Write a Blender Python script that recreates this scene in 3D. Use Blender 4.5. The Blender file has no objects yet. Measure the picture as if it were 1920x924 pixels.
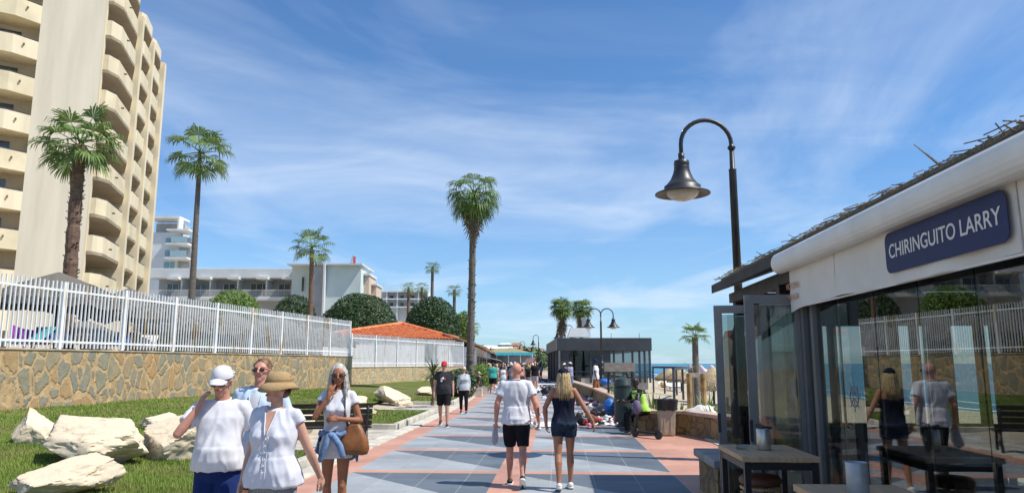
import bpy, bmesh, math, random
import numpy as np
from mathutils import Vector, Matrix, noise
R = math.radians
PI = math.pi
rnd = random.Random(7)
SC = bpy.context.scene
COL = SC.collection
# ------------------------------------------------------------------ camera, sky, sun, exposure
F = 1380.0; PITCH = math.atan(219 / F); YAW = math.atan(85 * math.cos(PITCH) / F); EYE = 1.75
cam = bpy.data.cameras.new('camera'); camo = bpy.data.objects.new('camera', cam); COL.objects.link(camo)
cam.sensor_width = 36; cam.lens = F / 1920 * 36; cam.clip_end = 60000; cam.clip_start = .05
camo.location = (0, 0, EYE); camo.rotation_euler = (R(90) + PITCH, 0, YAW)
SC.camera = camo
FW = Vector((-math.sin(YAW), math.cos(YAW), 0)); RT = Vector((math.cos(YAW), math.sin(YAW), 0)); UP = Vector((0, 0, 1))

def ray(px, py):
    a = (px - 960) / F; b = (462 - py) / F; c, s = math.cos(PITCH), math.sin(PITCH)
    return RT * a + FW * (c - b * s) + UP * (s + b * c)
def W(px, py, d):                      # point seen at a photo pixel, at horizontal distance d ahead
    r = ray(px, py); return Vector((0, 0, EYE)) + r * (d / r.dot(FW))
def G(px, py, z=0.0):                  # point seen at a photo pixel lying at height z
    r = ray(px, py); return Vector((0, 0, EYE)) + r * ((z - EYE) / r.z)
def cw(xc, d, z=0.0):
    return RT * xc + FW * d + UP * z

SUN_EL = R(56); sd = (RT * 1.1 - FW * .32).normalized()
sun_az = math.atan2(sd.x, sd.y)
sl = bpy.data.lights.new('sun', 'SUN'); sl.energy = 4.6; sl.angle = R(.5); sl.color = (1, .95, .87)
so = bpy.data.objects.new('sun', sl); COL.objects.link(so)
sv = Vector((sd.x * math.cos(SUN_EL), sd.y * math.cos(SUN_EL), math.sin(SUN_EL)))
so.rotation_euler = sv.to_track_quat('Z', 'Y').to_euler(); so.location = (30, -20, 60)
world = bpy.data.worlds.new('World'); SC.world = world; world.use_nodes = True
SC.view_settings.view_transform = 'Standard'; SC.view_settings.look = 'None'
SC.view_settings.exposure = 0.30; SC.view_settings.gamma = 1; SC.view_settings.use_curve_mapping = False

def mth(nt, op, a, b=None, c=None):
    n = nt.nodes.new('ShaderNodeMath'); n.operation = op
    for i, v in enumerate((a, b, c)):
        if v is None: continue
        if hasattr(v, 'links'): nt.links.new(v, n.inputs[i])
        else: n.inputs[i].default_value = v
    return n.outputs[0]
def mix(nt, f, a, b, mode='MIX'):
    n = nt.nodes.new('ShaderNodeMix'); n.data_type = 'RGBA'; n.blend_type = mode
    for i, v in ((0, f), (6, a), (7, b)):
        if hasattr(v, 'links'): nt.links.new(v, n.inputs[i])
        elif i == 0: n.inputs[0].default_value = v
        else: n.inputs[i].default_value = (*v, 1) if len(v) == 3 else v
    return n.outputs[2]
def ramp(nt, f, stops, interp='LINEAR'):
    n = nt.nodes.new('ShaderNodeValToRGB'); n.color_ramp.interpolation = interp
    e = n.color_ramp.elements
    while len(e) < len(stops): e.new(.5)
    for k, (p, c) in enumerate(stops):
        e[k].position = p; e[k].color = (*c, 1) if hasattr(c, '__len__') else (c, c, c, 1)
    nt.links.new(f, n.inputs[0]); return n.outputs[0]
def noi(nt, vec, scale, detail=4, rough=.55, dist=0):
    n = nt.nodes.new('ShaderNodeTexNoise'); n.inputs['Scale'].default_value = scale; n.inputs['Detail'].default_value = detail
    n.inputs['Roughness'].default_value = rough; n.inputs['Distortion'].default_value = dist
    if vec is not None: nt.links.new(vec, n.inputs['Vector'])
    return n.outputs[0]
def mapping(nt, vec, scale=(1, 1, 1), rot=(0, 0, 0), loc=(0, 0, 0)):
    n = nt.nodes.new('ShaderNodeMapping'); n.inputs['Scale'].default_value = scale; n.inputs['Rotation'].default_value = rot
    n.inputs['Location'].default_value = loc; nt.links.new(vec, n.inputs['Vector']); return n.outputs[0]

nt = world.node_tree; bg = nt.nodes['Background']
sky = nt.nodes.new('ShaderNodeTexSky'); sky.sky_type = 'NISHITA'; sky.sun_disc = False
sky.sun_elevation = SUN_EL; sky.sun_rotation = sun_az; sky.air_density = 1.0; sky.dust_density = .35; sky.ozone_density = 2.2; sky.altitude = 0
tc = nt.nodes.new('ShaderNodeTexCoord'); sep = nt.nodes.new('ShaderNodeSeparateXYZ'); nt.links.new(tc.outputs['Generated'], sep.inputs[0])
zz = mth(nt, 'ADD', mth(nt, 'MAXIMUM', sep.outputs[2], 0.0), .10)
cx = mth(nt, 'DIVIDE', sep.outputs[0], zz); cy = mth(nt, 'DIVIDE', sep.outputs[1], zz)
cmb = nt.nodes.new('ShaderNodeCombineXYZ'); nt.links.new(cx, cmb.inputs[0]); nt.links.new(cy, cmb.inputs[1])
# thin cirrus: broad soft patches crossed by fine streaks
pv = mapping(nt, cmb.outputs[0], (1, .7, 1), (0, 0, R(-38)), (3.4, 1.3, 0))
broad = noi(nt, pv, .75, 6, .55, .9)
wispv = mapping(nt, cmb.outputs[0], (1.0, 2.0, 1), (0, 0, R(28)), (.7, 2.0, 0))
wisp = noi(nt, wispv, 1.0, 9, .56, 1.0)
cl = mth(nt, 'MULTIPLY', ramp(nt, broad, [(.42, 0.0), (.80, .9)]), ramp(nt, wisp, [(.25, .45), (.75, 1.0)]))
cl2 = mth(nt, 'ADD', mth(nt, 'MULTIPLY', cl, 1.05), mth(nt, 'MULTIPLY', ramp(nt, wisp, [(.5, 0.0), (.85, 1.0)]), .10))
low = ramp(nt, sep.outputs[2], [(0.0, .30), (.28, .05), (1.0, 0.0)])
cl3 = mth(nt, 'MINIMUM', mth(nt, 'ADD', cl2, low), .85)
tint = mix(nt, 1.0, sky.outputs[0], (.53, .93, 1.28), 'MULTIPLY')
skyc = mix(nt, cl3, tint, (6.6, 7.6, 9.0))
nt.links.new(skyc, bg.inputs[0]); bg.inputs[1].default_value = .098

# ------------------------------------------------------------------ materials
def mat(name, col, rough=.75, var=.12, scale=6, bump=0.0, bscale=40, metal=0, col2=None, streak=None, emit=0, spec=.4, coat=0):
    m = bpy.data.materials.new(name); m.use_nodes = True; nt = m.node_tree; p = nt.nodes['Principled BSDF']
    tc = nt.nodes.new('ShaderNodeTexCoord').outputs['Object']
    v = mapping(nt, tc, streak) if streak else tc
    n = noi(nt, v, scale, 5, .6)
    c2 = col2 if col2 else tuple(max(0, c * (1 - 3 * var)) for c in col)
    c1 = col if col2 else tuple(min(1, c * (1 + var)) for c in col)
    nt.links.new(ramp(nt, n, [(.3, c2), (.62, c1)]), p.inputs['Base Color'])
    p.inputs['Roughness'].default_value = rough; p.inputs['Metallic'].default_value = metal
    p.inputs['Specular IOR Level'].default_value = spec; p.inputs['Coat Weight'].default_value = coat
    if bump:
        b = nt.nodes.new('ShaderNodeBump'); b.inputs['Strength'].default_value = bump; b.inputs['Distance'].default_value = .02
        nt.links.new(noi(nt, v, bscale, 5, .65), b.inputs['Height']); nt.links.new(b.outputs[0], p.inputs['Normal'])
    return m

# ------------------------------------------------------------------ mesh builder
class MB:
    def __init__(s): s.v = []; s.f = []
    def add(s, vs, fs):
        o = len(s.v); s.v.extend([tuple(v) for v in vs]); s.f.extend([tuple(i + o for i in f) for f in fs]); return s
    def box(s, c, d, rz=0, rx=0, ry=0, taper=1.0):
        M = Matrix.Rotation(rz, 3, 'Z') @ Matrix.Rotation(ry, 3, 'Y') @ Matrix.Rotation(rx, 3, 'X'); c = Vector(c)
        vs = []
        for z in (-.5, .5):
            t = taper if z > 0 else 1
            for x, y in ((-.5, -.5), (.5, -.5), (.5, .5), (-.5, .5)): vs.append(c + M @ Vector((x * d[0] * t, y * d[1] * t, z * d[2])))
        return s.add(vs, [(3, 2, 1, 0), (4, 5, 6, 7), (0, 1, 5, 4), (1, 2, 6, 5), (2, 3, 7, 6), (3, 0, 4, 7)])
    def wbox(s, a, b, h, w, z=None):       # wall-like box from a to b (base centre line)
        a = Vector(a); b = Vector(b); d = b - a; ang = math.atan2(d.y, d.x); m = (a + b) / 2
        return s.box((m.x, m.y, m.z + h / 2), (math.hypot(d.x, d.y), w, h), ang)
    def beam(s, a, b, w, t=None):
        a = Vector(a); b = Vector(b); t = t or w; d = (b - a).normalized()
        u = d.cross(UP) if abs(d.z) < .95 else Vector((1, 0, 0)).cross(d); u.normalize(); n = u.cross(d)
        vs = [p + u * x * w / 2 + n * y * t / 2 for p in (a, b) for x, y in ((-1, -1), (1, -1), (1, 1), (-1, 1))]
        return s.add(vs, [(3, 2, 1, 0), (4, 5, 6, 7), (0, 1, 5, 4), (1, 2, 6, 5), (2, 3, 7, 6), (3, 0, 4, 7)])
    def prism(s, pts, z0, z1):             # plan polygon, counter-clockwise
        n = len(pts)
        vs = [(p[0], p[1], z0) for p in pts] + [(p[0], p[1], z1) for p in pts]
        return s.add(vs, [tuple(range(n - 1, -1, -1)), tuple(range(n, 2 * n))] + [(i, (i + 1) % n, n + (i + 1) % n, n + i) for i in range(n)])
    def rings(s, rings, cap=True):         # list of rings of equal count
        n = len(rings[0]); vs = [v for r in rings for v in r]; fs = []
        for k in range(len(rings) - 1):
            for i in range(n): j = (i + 1) % n; fs.append((k * n + i, k * n + j, (k + 1) * n + j, (k + 1) * n + i))
        if cap: fs.append(tuple(range(n - 1, -1, -1))); fs.append(tuple(range((len(rings) - 1) * n, len(rings) * n)))
        return s.add(vs, fs)
    def lathe(s, prof, c=(0, 0, 0), n=20, cap=True):
        c = Vector(c); return s.rings([[c + Vector((r * math.cos(2 * PI * i / n), r * math.sin(2 * PI * i / n), z)) for i in range(n)] for r, z in prof], cap)
    def tube(s, pts, rad, n=8, round_ends=False, flat=None):
        pts = [Vector(p) for p in pts]; rad = list(rad) if hasattr(rad, '__len__') else [rad] * len(pts)
        if round_ends:
            d0 = (pts[0] - pts[1]).normalized(); d1 = (pts[-1] - pts[-2]).normalized()
            pts = [pts[0] + d0 * rad[0] * .95, pts[0] + d0 * rad[0] * .6] + pts + [pts[-1] + d1 * rad[-1] * .6, pts[-1] + d1 * rad[-1] * .95]
            rad = [rad[0] * .3, rad[0] * .8] + rad + [rad[-1] * .8, rad[-1] * .3]
        rs = []; prev = None
        for k, p in enumerate(pts):
            d = (pts[min(k + 1, len(pts) - 1)] - pts[max(k - 1, 0)]).normalized()
            if prev is None: u = d.cross(Vector((0, 1, .1))) if abs(d.y) < .9 else d.cross(Vector((1, 0, 0)))
            else: u = prev - d * prev.dot(d)
            u.normalize(); prev = u; w = d.cross(u)
            fl = flat if flat else (1, 1)
            rs.append([p + (u * math.cos(2 * PI * i / n) * fl[0] + w * math.sin(2 * PI * i / n) * fl[1]) * rad[k] for i in range(n)])
        return s.rings(rs)
    def ell(s, c, r, M=None, n=14, m=9):
        c = Vector(c); rs = []
        for k in range(1, m):
            t = -PI / 2 + PI * k / m
            ring = [Vector((r[0] * math.cos(t) * math.cos(2 * PI * i / n), r[1] * math.cos(t) * math.sin(2 * PI * i / n), r[2] * math.sin(t))) for i in range(n)]
            rs.append([c + (M @ v if M else v) for v in ring])
        return s.rings(rs)
    def grid(s, fn, nu, nv):
        vs = [fn(i / nu, j / nv) for j in range(nv + 1) for i in range(nu + 1)]
        return s.add(vs, [(j * (nu + 1) + i, j * (nu + 1) + i + 1, (j + 1) * (nu + 1) + i + 1, (j + 1) * (nu + 1) + i) for j in range(nv) for i in range(nu)])
    def mesh(s, name, m=None, smooth=False, off=None):
        me = bpy.data.meshes.new(name); vs = s.v
        if off is not None: vs = [(v[0] - off[0], v[1] - off[1], v[2] - off[2]) for v in vs]
        me.from_pydata(vs, [], s.f); me.validate(); me.update()
        if m: me.materials.append(m)
        if smooth: me.polygons.foreach_set('use_smooth', [True] * len(me.polygons))
        return me
    def build(s, name, m=None, parent=None, smooth=False, bevel=0, world=True, solid=0):
        off = parent_loc(parent) if (parent and world) else None
        o = bpy.data.objects.new(name, s.mesh(name, m, smooth, off)); COL.objects.link(o)
        if parent: o.parent = parent
        if bevel: b = o.modifiers.new('bevel', 'BEVEL'); b.width = bevel; b.segments = 2; b.limit_method = 'ANGLE'
        if solid: b = o.modifiers.new('solid', 'SOLIDIFY'); b.thickness = solid; b.offset = 0
        return o
def parent_loc(p):
    l = Vector((0, 0, 0))
    while p: l += p.location; p = p.parent
    return l
def tag(o, label=None, cat=None, group=None, kind=None):
    if label: o['label'] = label
    if cat: o['category'] = cat
    if group: o['group'] = group
    if kind: o['kind'] = kind
    return o
def thing(name, label, cat, loc=(0, 0, 0), group=None, rz=0):
    o = bpy.data.objects.new(name, None); COL.objects.link(o); o.location = loc; o.rotation_euler.z = rz; o.empty_display_size = .2
    return tag(o, label, cat, group)
def struct(o): o['kind'] = 'structure'; return o
def copy_tree(o, parent=None):
    c = o.copy(); COL.objects.link(c); c.parent = parent
    for ch in list(o.children): copy_tree(ch, c)
    return c
def lerp(a, b, t): return a + (b - a) * t
def smooth01(t): t = max(0, min(1, t)); return t * t * (3 - 2 * t)
# ------------------------------------------------------------------ ground, promenade, lawn, beach, sea
def shift(y):                          # how far the promenade has swung to the left
    if y < 22: return 0
    if y < 43: return -(y - 22) ** 2 * .00155
    return -.684 - .0651 * (y - 43)
CX = -.77
def hill(x, y):
    h = 0
    if y > 250: h += 13 * smooth01((y - 250) / 500) * smooth01((110 - .065 * (y - 200) * 1.0 - x) / 120)
    return h
def ground_z(x, y):
    r = x - shift(min(max(y, 0), 400))
    if r > 3.4:
        z = -.35 * smooth01((r - 3.4) / 3) - 2.4 * smooth01((r - 7) / 26) - 5 * smooth01((r - 38) / 60)
    elif r < -4.3: z = .25 * smooth01((-4.3 - r) / 3) 
    else: z = -.06
    return z + hill(x, y)
sand = mat('sand', (.50, .41, .29), .95, .08, .9, .5, 6)
xs = [-6000, -3000, -1200, -600, -300, -150, -80, -50] + [-30 + i * 2 for i in range(46)] + [70, 90, 130, 200]
ys = [-200, -60] + [-20 + i * 4 for i in range(60)] + [230 + i * 30 for i in range(22)] + [1000, 1500, 3000, 9000]
g = MB(); NX = len(xs)
for y in ys:
    for x in xs: g.v.append((x, y, ground_z(x, y) - (.12 if x < -4 else .06)))
for j in range(len(ys) - 1):
    for i in range(NX - 1): g.f.append((j * NX + i, j * NX + i + 1, (j + 1) * NX + i + 1, (j + 1) * NX + i))
gm = bpy.data.materials.new('ground'); gm.use_nodes = True; nt = gm.node_tree; p = nt.nodes['Principled BSDF']; p.inputs['Roughness'].default_value = .95
tcn = nt.nodes.new('ShaderNodeTexCoord').outputs['Object']; sp = nt.nodes.new('ShaderNodeSeparateXYZ'); nt.links.new(tcn, sp.inputs[0])
veg = ramp(nt, noi(nt, tcn, .03, 6, .6), [(.38, (.055, .085, .035)), (.5, (.09, .12, .05)), (.62, (.26, .23, .16))])
snd = ramp(nt, noi(nt, tcn, 1.2, 6, .6), [(.35, (.36, .29, .20)), (.6, (.50, .42, .30))])
far = ramp(nt, mth(nt, 'MULTIPLY', sp.outputs[1], 1 / 600), [(.36, 0.0), (.44, 1.0)])
nt.links.new(mix(nt, far, snd, veg), p.inputs['Base Color'])
bp = nt.nodes.new('ShaderNodeBump'); bp.inputs['Strength'].default_value = .6; bp.inputs['Distance'].default_value = .05
nt.links.new(noi(nt, tcn, 3, 6, .7), bp.inputs['Height']); nt.links.new(bp.outputs[0], p.inputs['Normal'])
struct(g.build('ground', gm, smooth=True))

sm = bpy.data.materials.new('sea'); sm.use_nodes = True; nt = sm.node_tree; p = nt.nodes['Principled BSDF']
p.inputs['Roughness'].default_value = .32; p.inputs['Specular IOR Level'].default_value = .35
tcn = nt.nodes.new('ShaderNodeTexCoord').outputs['Object']
nt.links.new(ramp(nt, noi(nt, mapping(nt, tcn, (.02, .004, 1)), 1, 5, .6), [(.35, (.02, .12, .20)), (.6, (.03, .20, .28))]), p.inputs['Base Color'])
bp = nt.nodes.new('ShaderNodeBump'); bp.inputs['Strength'].default_value = .8; bp.inputs['Distance'].default_value = .4
nt.links.new(noi(nt, mapping(nt, tcn, (.6, .18, 1)), 1, 6, .7), bp.inputs['Height']); nt.links.new(bp.outputs[0], p.inputs['Normal'])
s = MB(); s.add([(20, -300, -3.0), (30000, -300, -3.0), (30000, 40000, -3.0), (20, 40000, -3.0)], [(0, 1, 2, 3)]); struct(s.build('sea', sm))
fo = MB(); foam = mat('foam', (.82, .85, .86), .8, .1, 2)
for k, (off, wd) in enumerate(((0.0, 2.2), (9, 1.0), (17, .7))):
    pts = []
    for i in range(0, 90):
        y = i * 5; x = 36.5 + shift(min(y, 300)) * .6 + off + 2.4 * noise.noise((y * .03, k * 7, 0)) + .8 * noise.noise((y * .2, k, 3))
        w = wd * max(0, .35 + noise.noise((y * .06, k * 3, 9))) + .05
        pts.append((x, y, w))
    base = len(fo.v)
    for x, y, w in pts: fo.v += [(x - w, y, -2.96), (x + w, y, -2.96)]
    fo.f += [(base + 2 * i, base + 2 * i + 1, base + 2 * i + 3, base + 2 * i + 2) for i in range(len(pts) - 1)]
tag(fo.build('surf_foam', foam), kind='stuff')

# promenade paving: one sheet, pattern laid out along its own length
pm = bpy.data.materials.new('paving'); pm.use_nodes = True; nt = pm.node_tree; p = nt.nodes['Principled BSDF']
uv = nt.nodes.new('ShaderNodeUVMap'); uv.uv_map = 'along'; sp = nt.nodes.new('ShaderNodeSeparateXYZ'); nt.links.new(uv.outputs[0], sp.inputs[0])
u, v = sp.outputs[0], sp.outputs[1]; PER = 3.05; V0 = 12.42 - .16
wob = mth(nt, 'MULTIPLY_ADD', noi(nt, None, 6, 3, .6), .02, -.01); v = mth(nt, 'ADD', v, wob)
vm = mth(nt, 'MODULO', mth(nt, 'SUBTRACT', v, V0 - 20 * PER), PER)
band = mth(nt, 'LESS_THAN', vm, .30)
cen = mth(nt, 'LESS_THAN', mth(nt, 'ABSOLUTE', u), .22)
edge = mth(nt, 'GREATER_THAN', mth(nt, 'ABSOLUTE', u), 2.6)
pink = mth(nt, 'MAXIMUM', mth(nt, 'MAXIMUM', band, cen), edge)
a = mth(nt, 'DIVIDE', mth(nt, 'MODULO', mth(nt, 'ADD', u, 5.2), 2.6), 2.6); b = mth(nt, 'DIVIDE', mth(nt, 'SUBTRACT', vm, .3), PER - .3)
dark = mth(nt, 'GREATER_THAN', mth(nt, 'ADD', a, b), 1.0)
tcn = nt.nodes.new('ShaderNodeTexCoord').outputs['Object']
def joint(x, per, w, off=0): return mth(nt, 'LESS_THAN', mth(nt, 'MODULO', mth(nt, 'ADD', x, 100 * per + off), per), w)
jt = mth(nt, 'MAXIMUM', joint(u, .65, .012), mth(nt, 'MULTIPLY', joint(vm, .6875, .012, -.3), .6))
tile = nt.nodes.new('ShaderNodeTexWhiteNoise'); tile.noise_dimensions = '3D'
cb = nt.nodes.new('ShaderNodeCombineXYZ'); nt.links.new(mth(nt, 'FLOOR', mth(nt, 'DIVIDE', u, .65)), cb.inputs[0]); nt.links.new(mth(nt, 'FLOOR', mth(nt, 'DIVIDE', v, .61)), cb.inputs[1]); nt.links.new(cb.outputs[0], tile.inputs['Vector'])
tv = mth(nt, 'MULTIPLY_ADD', tile.outputs[0], .20, .87)
c = mix(nt, dark, (.315, .335, .345), (.115, .138, .162)); c = mix(nt, pink, c, (.50, .262, .188)); 
dirt = mth(nt, 'MULTIPLY_ADD', noi(nt, tcn, .9, 8, .7), 1.0, .48)
sc = nt.nodes.new('ShaderNodeVectorMath'); sc.operation = 'SCALE'; nt.links.new(c, sc.inputs[0]); nt.links.new(mth(nt, 'MULTIPLY', tv, dirt), sc.inputs['Scale'])
c = mix(nt, mth(nt, 'MULTIPLY', jt, .55), sc.outputs[0], (.42, .41, .38))
spots = ramp(nt, noi(nt, tcn, 9, 3, .7), [(.63, 0.0), (.70, .55)])
c = mix(nt, spots, c, (.08, .08, .08)); nt.links.new(c, p.inputs['Base Color'])
p.inputs['Roughness'].default_value = .62; p.inputs['Specular IOR Level'].default_value = .3
bp = nt.nodes.new('ShaderNodeBump'); bp.inputs['Strength'].default_value = .25; bp.inputs['Distance'].default_value = .01
nt.links.new(mth(nt, 'SUBTRACT', noi(nt, tcn, 30, 4, .6), jt), bp.inputs['Height']); nt.links.new(bp.outputs[0], p.inputs['Normal'])
pav = MB(); us = [-3.12, -2.6, 0, 2.6, 4.2]; UVs = []
yy = list(range(-12, 300, 2))
for y in yy:
    for q in us: pav.v.append((CX + q + shift(y), y, 0)); UVs.append((q, y))
for j in range(len(yy) - 1):
    for i in range(4): pav.f.append((j * 5 + i, j * 5 + i + 1, (j + 1) * 5 + i + 1, (j + 1) * 5 + i))
po = pav.build('promenade', pm); uvl = po.data.uv_layers.new(name='along')
for l in po.data.loops: uvl.data[l.index].uv = UVs[l.vertex_index]
struct(po)

stone = mat('kerb_stone', (.56, .52, .43), .85, .12, 3, .4, 30)
def ribbon(mb, fx0, fx1, y0, y1, z0, z1, step=1.5):     # long low kerb following the promenade
    n = max(1, int((y1 - y0) / step)); rs = []
    for i in range(n + 1):
        y = lerp(y0, y1, i / n); s_ = shift(y); rs.append([(fx0 + s_, y, z0), (fx1 + s_, y, z0), (fx1 + s_, y, z1), (fx0 + s_, y, z1)])
    mb.rings(rs[::-1])
k = MB()
for i in range(110):
    y = -8 + i * 1.0
    ribbon(k, -4.22, -3.87, y, y + .985, -.05, .03 if i % 1 == 0 else .03, 1)
struct(k.build('pavement_edge', stone, bevel=.008))
k = MB()
def kseg(x0, x1, y0, y1):
    n = int((y1 - y0)) or 1
    for i in range(n): ribbon(k, x0, x1, lerp(y0, y1, i / n) + .006, lerp(y0, y1, (i + 1) / n) - .006, -.05, .155, 1)
kseg(-4.45, -4.28, -6, 14.2); kseg(-4.45, -4.28, 20.2, 26.4); kseg(-4.45, -4.28, 32, 60)
for x0, x1, y in ((-8.6, -4.46, 14.2), (-8.6, -4.3, 20.0), (-7.2, -4.3, 26.4), (-7.2, -4.3, 31.8)):
    n = int((x1 - x0) / .9)
    for i in range(n): k.box((lerp(x0, x1, (i + .5) / n) + shift(y), y, .05), ((x1 - x0) / n - .01, .16, .20))
struct(k.build('lawn_kerb', stone, bevel=.012))
pad = mat('pad_paving', (.46, .42, .34), .9, .14, 2.5, .4, 20)
k = MB(); k.add([(-8.7, 14.28, .012), (-4.22, 14.28, .012), (-4.22, 19.92, .012), (-8.7, 19.92, .012)], [(0, 1, 2, 3)]); k.add([(-7.3, 26.5, .016), (-4.2, 26.5, .016), (-4.25, 31.7, .016), (-7.3, 31.7, .016)], [(0, 1, 2, 3)])
struct(k.build('bench_pavement', pad))
# right margin: cream slabs beyond the pink ones
k = MB()
for i in range(12):
    for j in range(7): k.box((3.45 + .52 * (j + .5) , 10.0 + .8 * (i + .5), -.04), (.51, .79, .10))
struct(k.build('cream_pavement', mat('cream_slab', (.55, .49, .38), .85, .1, 1.5, .3, 25), bevel=.006))

# boundary wall of the hotel garden
A1 = cw(-9.3, 42.5); A0 = cw(-13.9, 20.0); dA = (A1 - A0) / 22.5; AN = A0 - dA * 30
B1 = cw(-4.15, 63.0); B0 = cw(-9.75, 45.0)
def wall_x(y):
    pts = [AN, A0, A1, B0, B1]
    for q in range(4):
        if y <= pts[q + 1].y: t = (y - pts[q].y) / (pts[q + 1].y - pts[q].y); return lerp(pts[q].x, pts[q + 1].x, t)
    return B1.x + shift(y) - shift(B1.y)
def lawn_z(x, y):
    r = (-4.45 + shift(y) - x) / max(.5, (-4.45 + shift(y) - wall_x(y)))
    return .10 + .40 * smooth01(r) + .05 * noise.noise((x * .4, y * .4, 0)) * min(1, r * 4)
lm = bpy.data.materials.new('lawn'); lm.use_nodes = True; nt = lm.node_tree; p = nt.nodes['Principled BSDF']; p.inputs['Roughness'].default_value = .9; p.inputs['Specular IOR Level'].default_value = .1
tcn = nt.nodes.new('ShaderNodeTexCoord').outputs['Object']
gcol = mix(nt, noi(nt, tcn, 30, 4, .7), (.07, .10, .02), (.15, .18, .045))
dry = ramp(nt, noi(nt, tcn, .55, 6, .6), [(.45, 0.0), (.68, .75)])
nt.links.new(mix(nt, dry, gcol, (.24, .19, .085)), p.inputs['Base Color'])
bp = nt.nodes.new('ShaderNodeBump'); bp.inputs['Strength'].default_value = .9; bp.inputs['Distance'].default_value = .05
nt.links.new(noi(nt, tcn, 25, 5, .7), bp.inputs['Height']); nt.links.new(bp.outputs[0], p.inputs['Normal'])
k = MB()
def lawn_patch(y0, y1, xr):
    ny = int((y1 - y0) / .5); 
    k.grid(lambda a_, b_: (lambda y: (lambda x: (x, y, lawn_z(x, y)))(lerp(xr + shift(y), wall_x(y) + .05, a_)))(lerp(y0, y1, b_)), 40, max(2, ny))
lawn_patch(-6, 14.12, -4.45); lawn_patch(14.12, 20.08, -8.6); lawn_patch(20.08, 26.3, -4.45); lawn_patch(26.3, 31.9, -7.2); lawn_patch(31.9, 62, -4.45)
struct(k.build('lawn', lm, smooth=True))
# grass blades as one mass
def blades(n, y0, y1, h, wd, seed):
    rg = np.random.default_rng(seed); pts = []
    while len(pts) < n:
        y = y0 + (y1 - y0) * rg.random() ** 1.3
        xr = -4.47 if not (14.1 < y < 20.1 or 26.2 < y < 32) else (-8.65 if y < 21 else -7.25)
        xl = max(wall_x(y) + .02, -.75 * y - 1.5); xr += shift(y)
        if xl >= xr: continue
        pts.append((xl + (xr - xl) * rg.random(), y))
    a = np.array(pts); z = np.array([lawn_z(x, y) for x, y in pts]); n = len(a)
    an = rg.random(n) * 2 * PI; hh = h * (.5 + rg.random(n)); ww = wd * (.6 + .8 * rg.random(n)); ln = rg.random(n) * .6 * hh
    la = rg.random(n) * 2 * PI
    V = np.zeros((n, 3, 3)); dx = np.cos(an) * ww; dy = np.sin(an) * ww
    V[:, 0] = np.c_[a[:, 0] - dx, a[:, 1] - dy, z - .01]; V[:, 1] = np.c_[a[:, 0] + dx, a[:, 1] + dy, z - .01]
    V[:, 2] = np.c_[a[:, 0] + ln * np.cos(la), a[:, 1] + ln * np.sin(la), z + hh]
    return V.reshape(-1, 3)
VV = np.concatenate([blades(90000, 4.5, 16, .055, .006, 1), blades(70000, 12, 36, .05, .013, 2)])
me = bpy.data.meshes.new('grass'); nT = len(VV) // 3
me.vertices.add(len(VV)); me.vertices.foreach_set('co', VV.ravel()); me.loops.add(nT * 3); me.loops.foreach_set('vertex_index', np.arange(nT * 3))
me.polygons.add(nT); me.polygons.foreach_set('loop_start', np.arange(nT) * 3); me.polygons.foreach_set('loop_total', np.full(nT, 3)); me.update(); me.validate()
bm_ = mat('grass_blade', (.23, .32, .06), .7, .2, .6, col2=(.11, .185, .025), spec=.2)
nt = bm_.node_tree; p = nt.nodes['Principled BSDF']; tcn = nt.nodes.new('ShaderNodeTexCoord').outputs['Object']
src = p.inputs['Base Color'].links[0].from_socket
dry = ramp(nt, noi(nt, tcn, .55, 6, .6), [(.46, 0.0), (.70, .65)]); nt.links.new(mix(nt, dry, src, (.36, .30, .13)), p.inputs['Base Color'])
me.materials.append(bm_); go = bpy.data.objects.new('grass', me); COL.objects.link(go); tag(go, 'short green grass with dry patches on the lawn below the stone wall', 'grass', kind='stuff')

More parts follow.
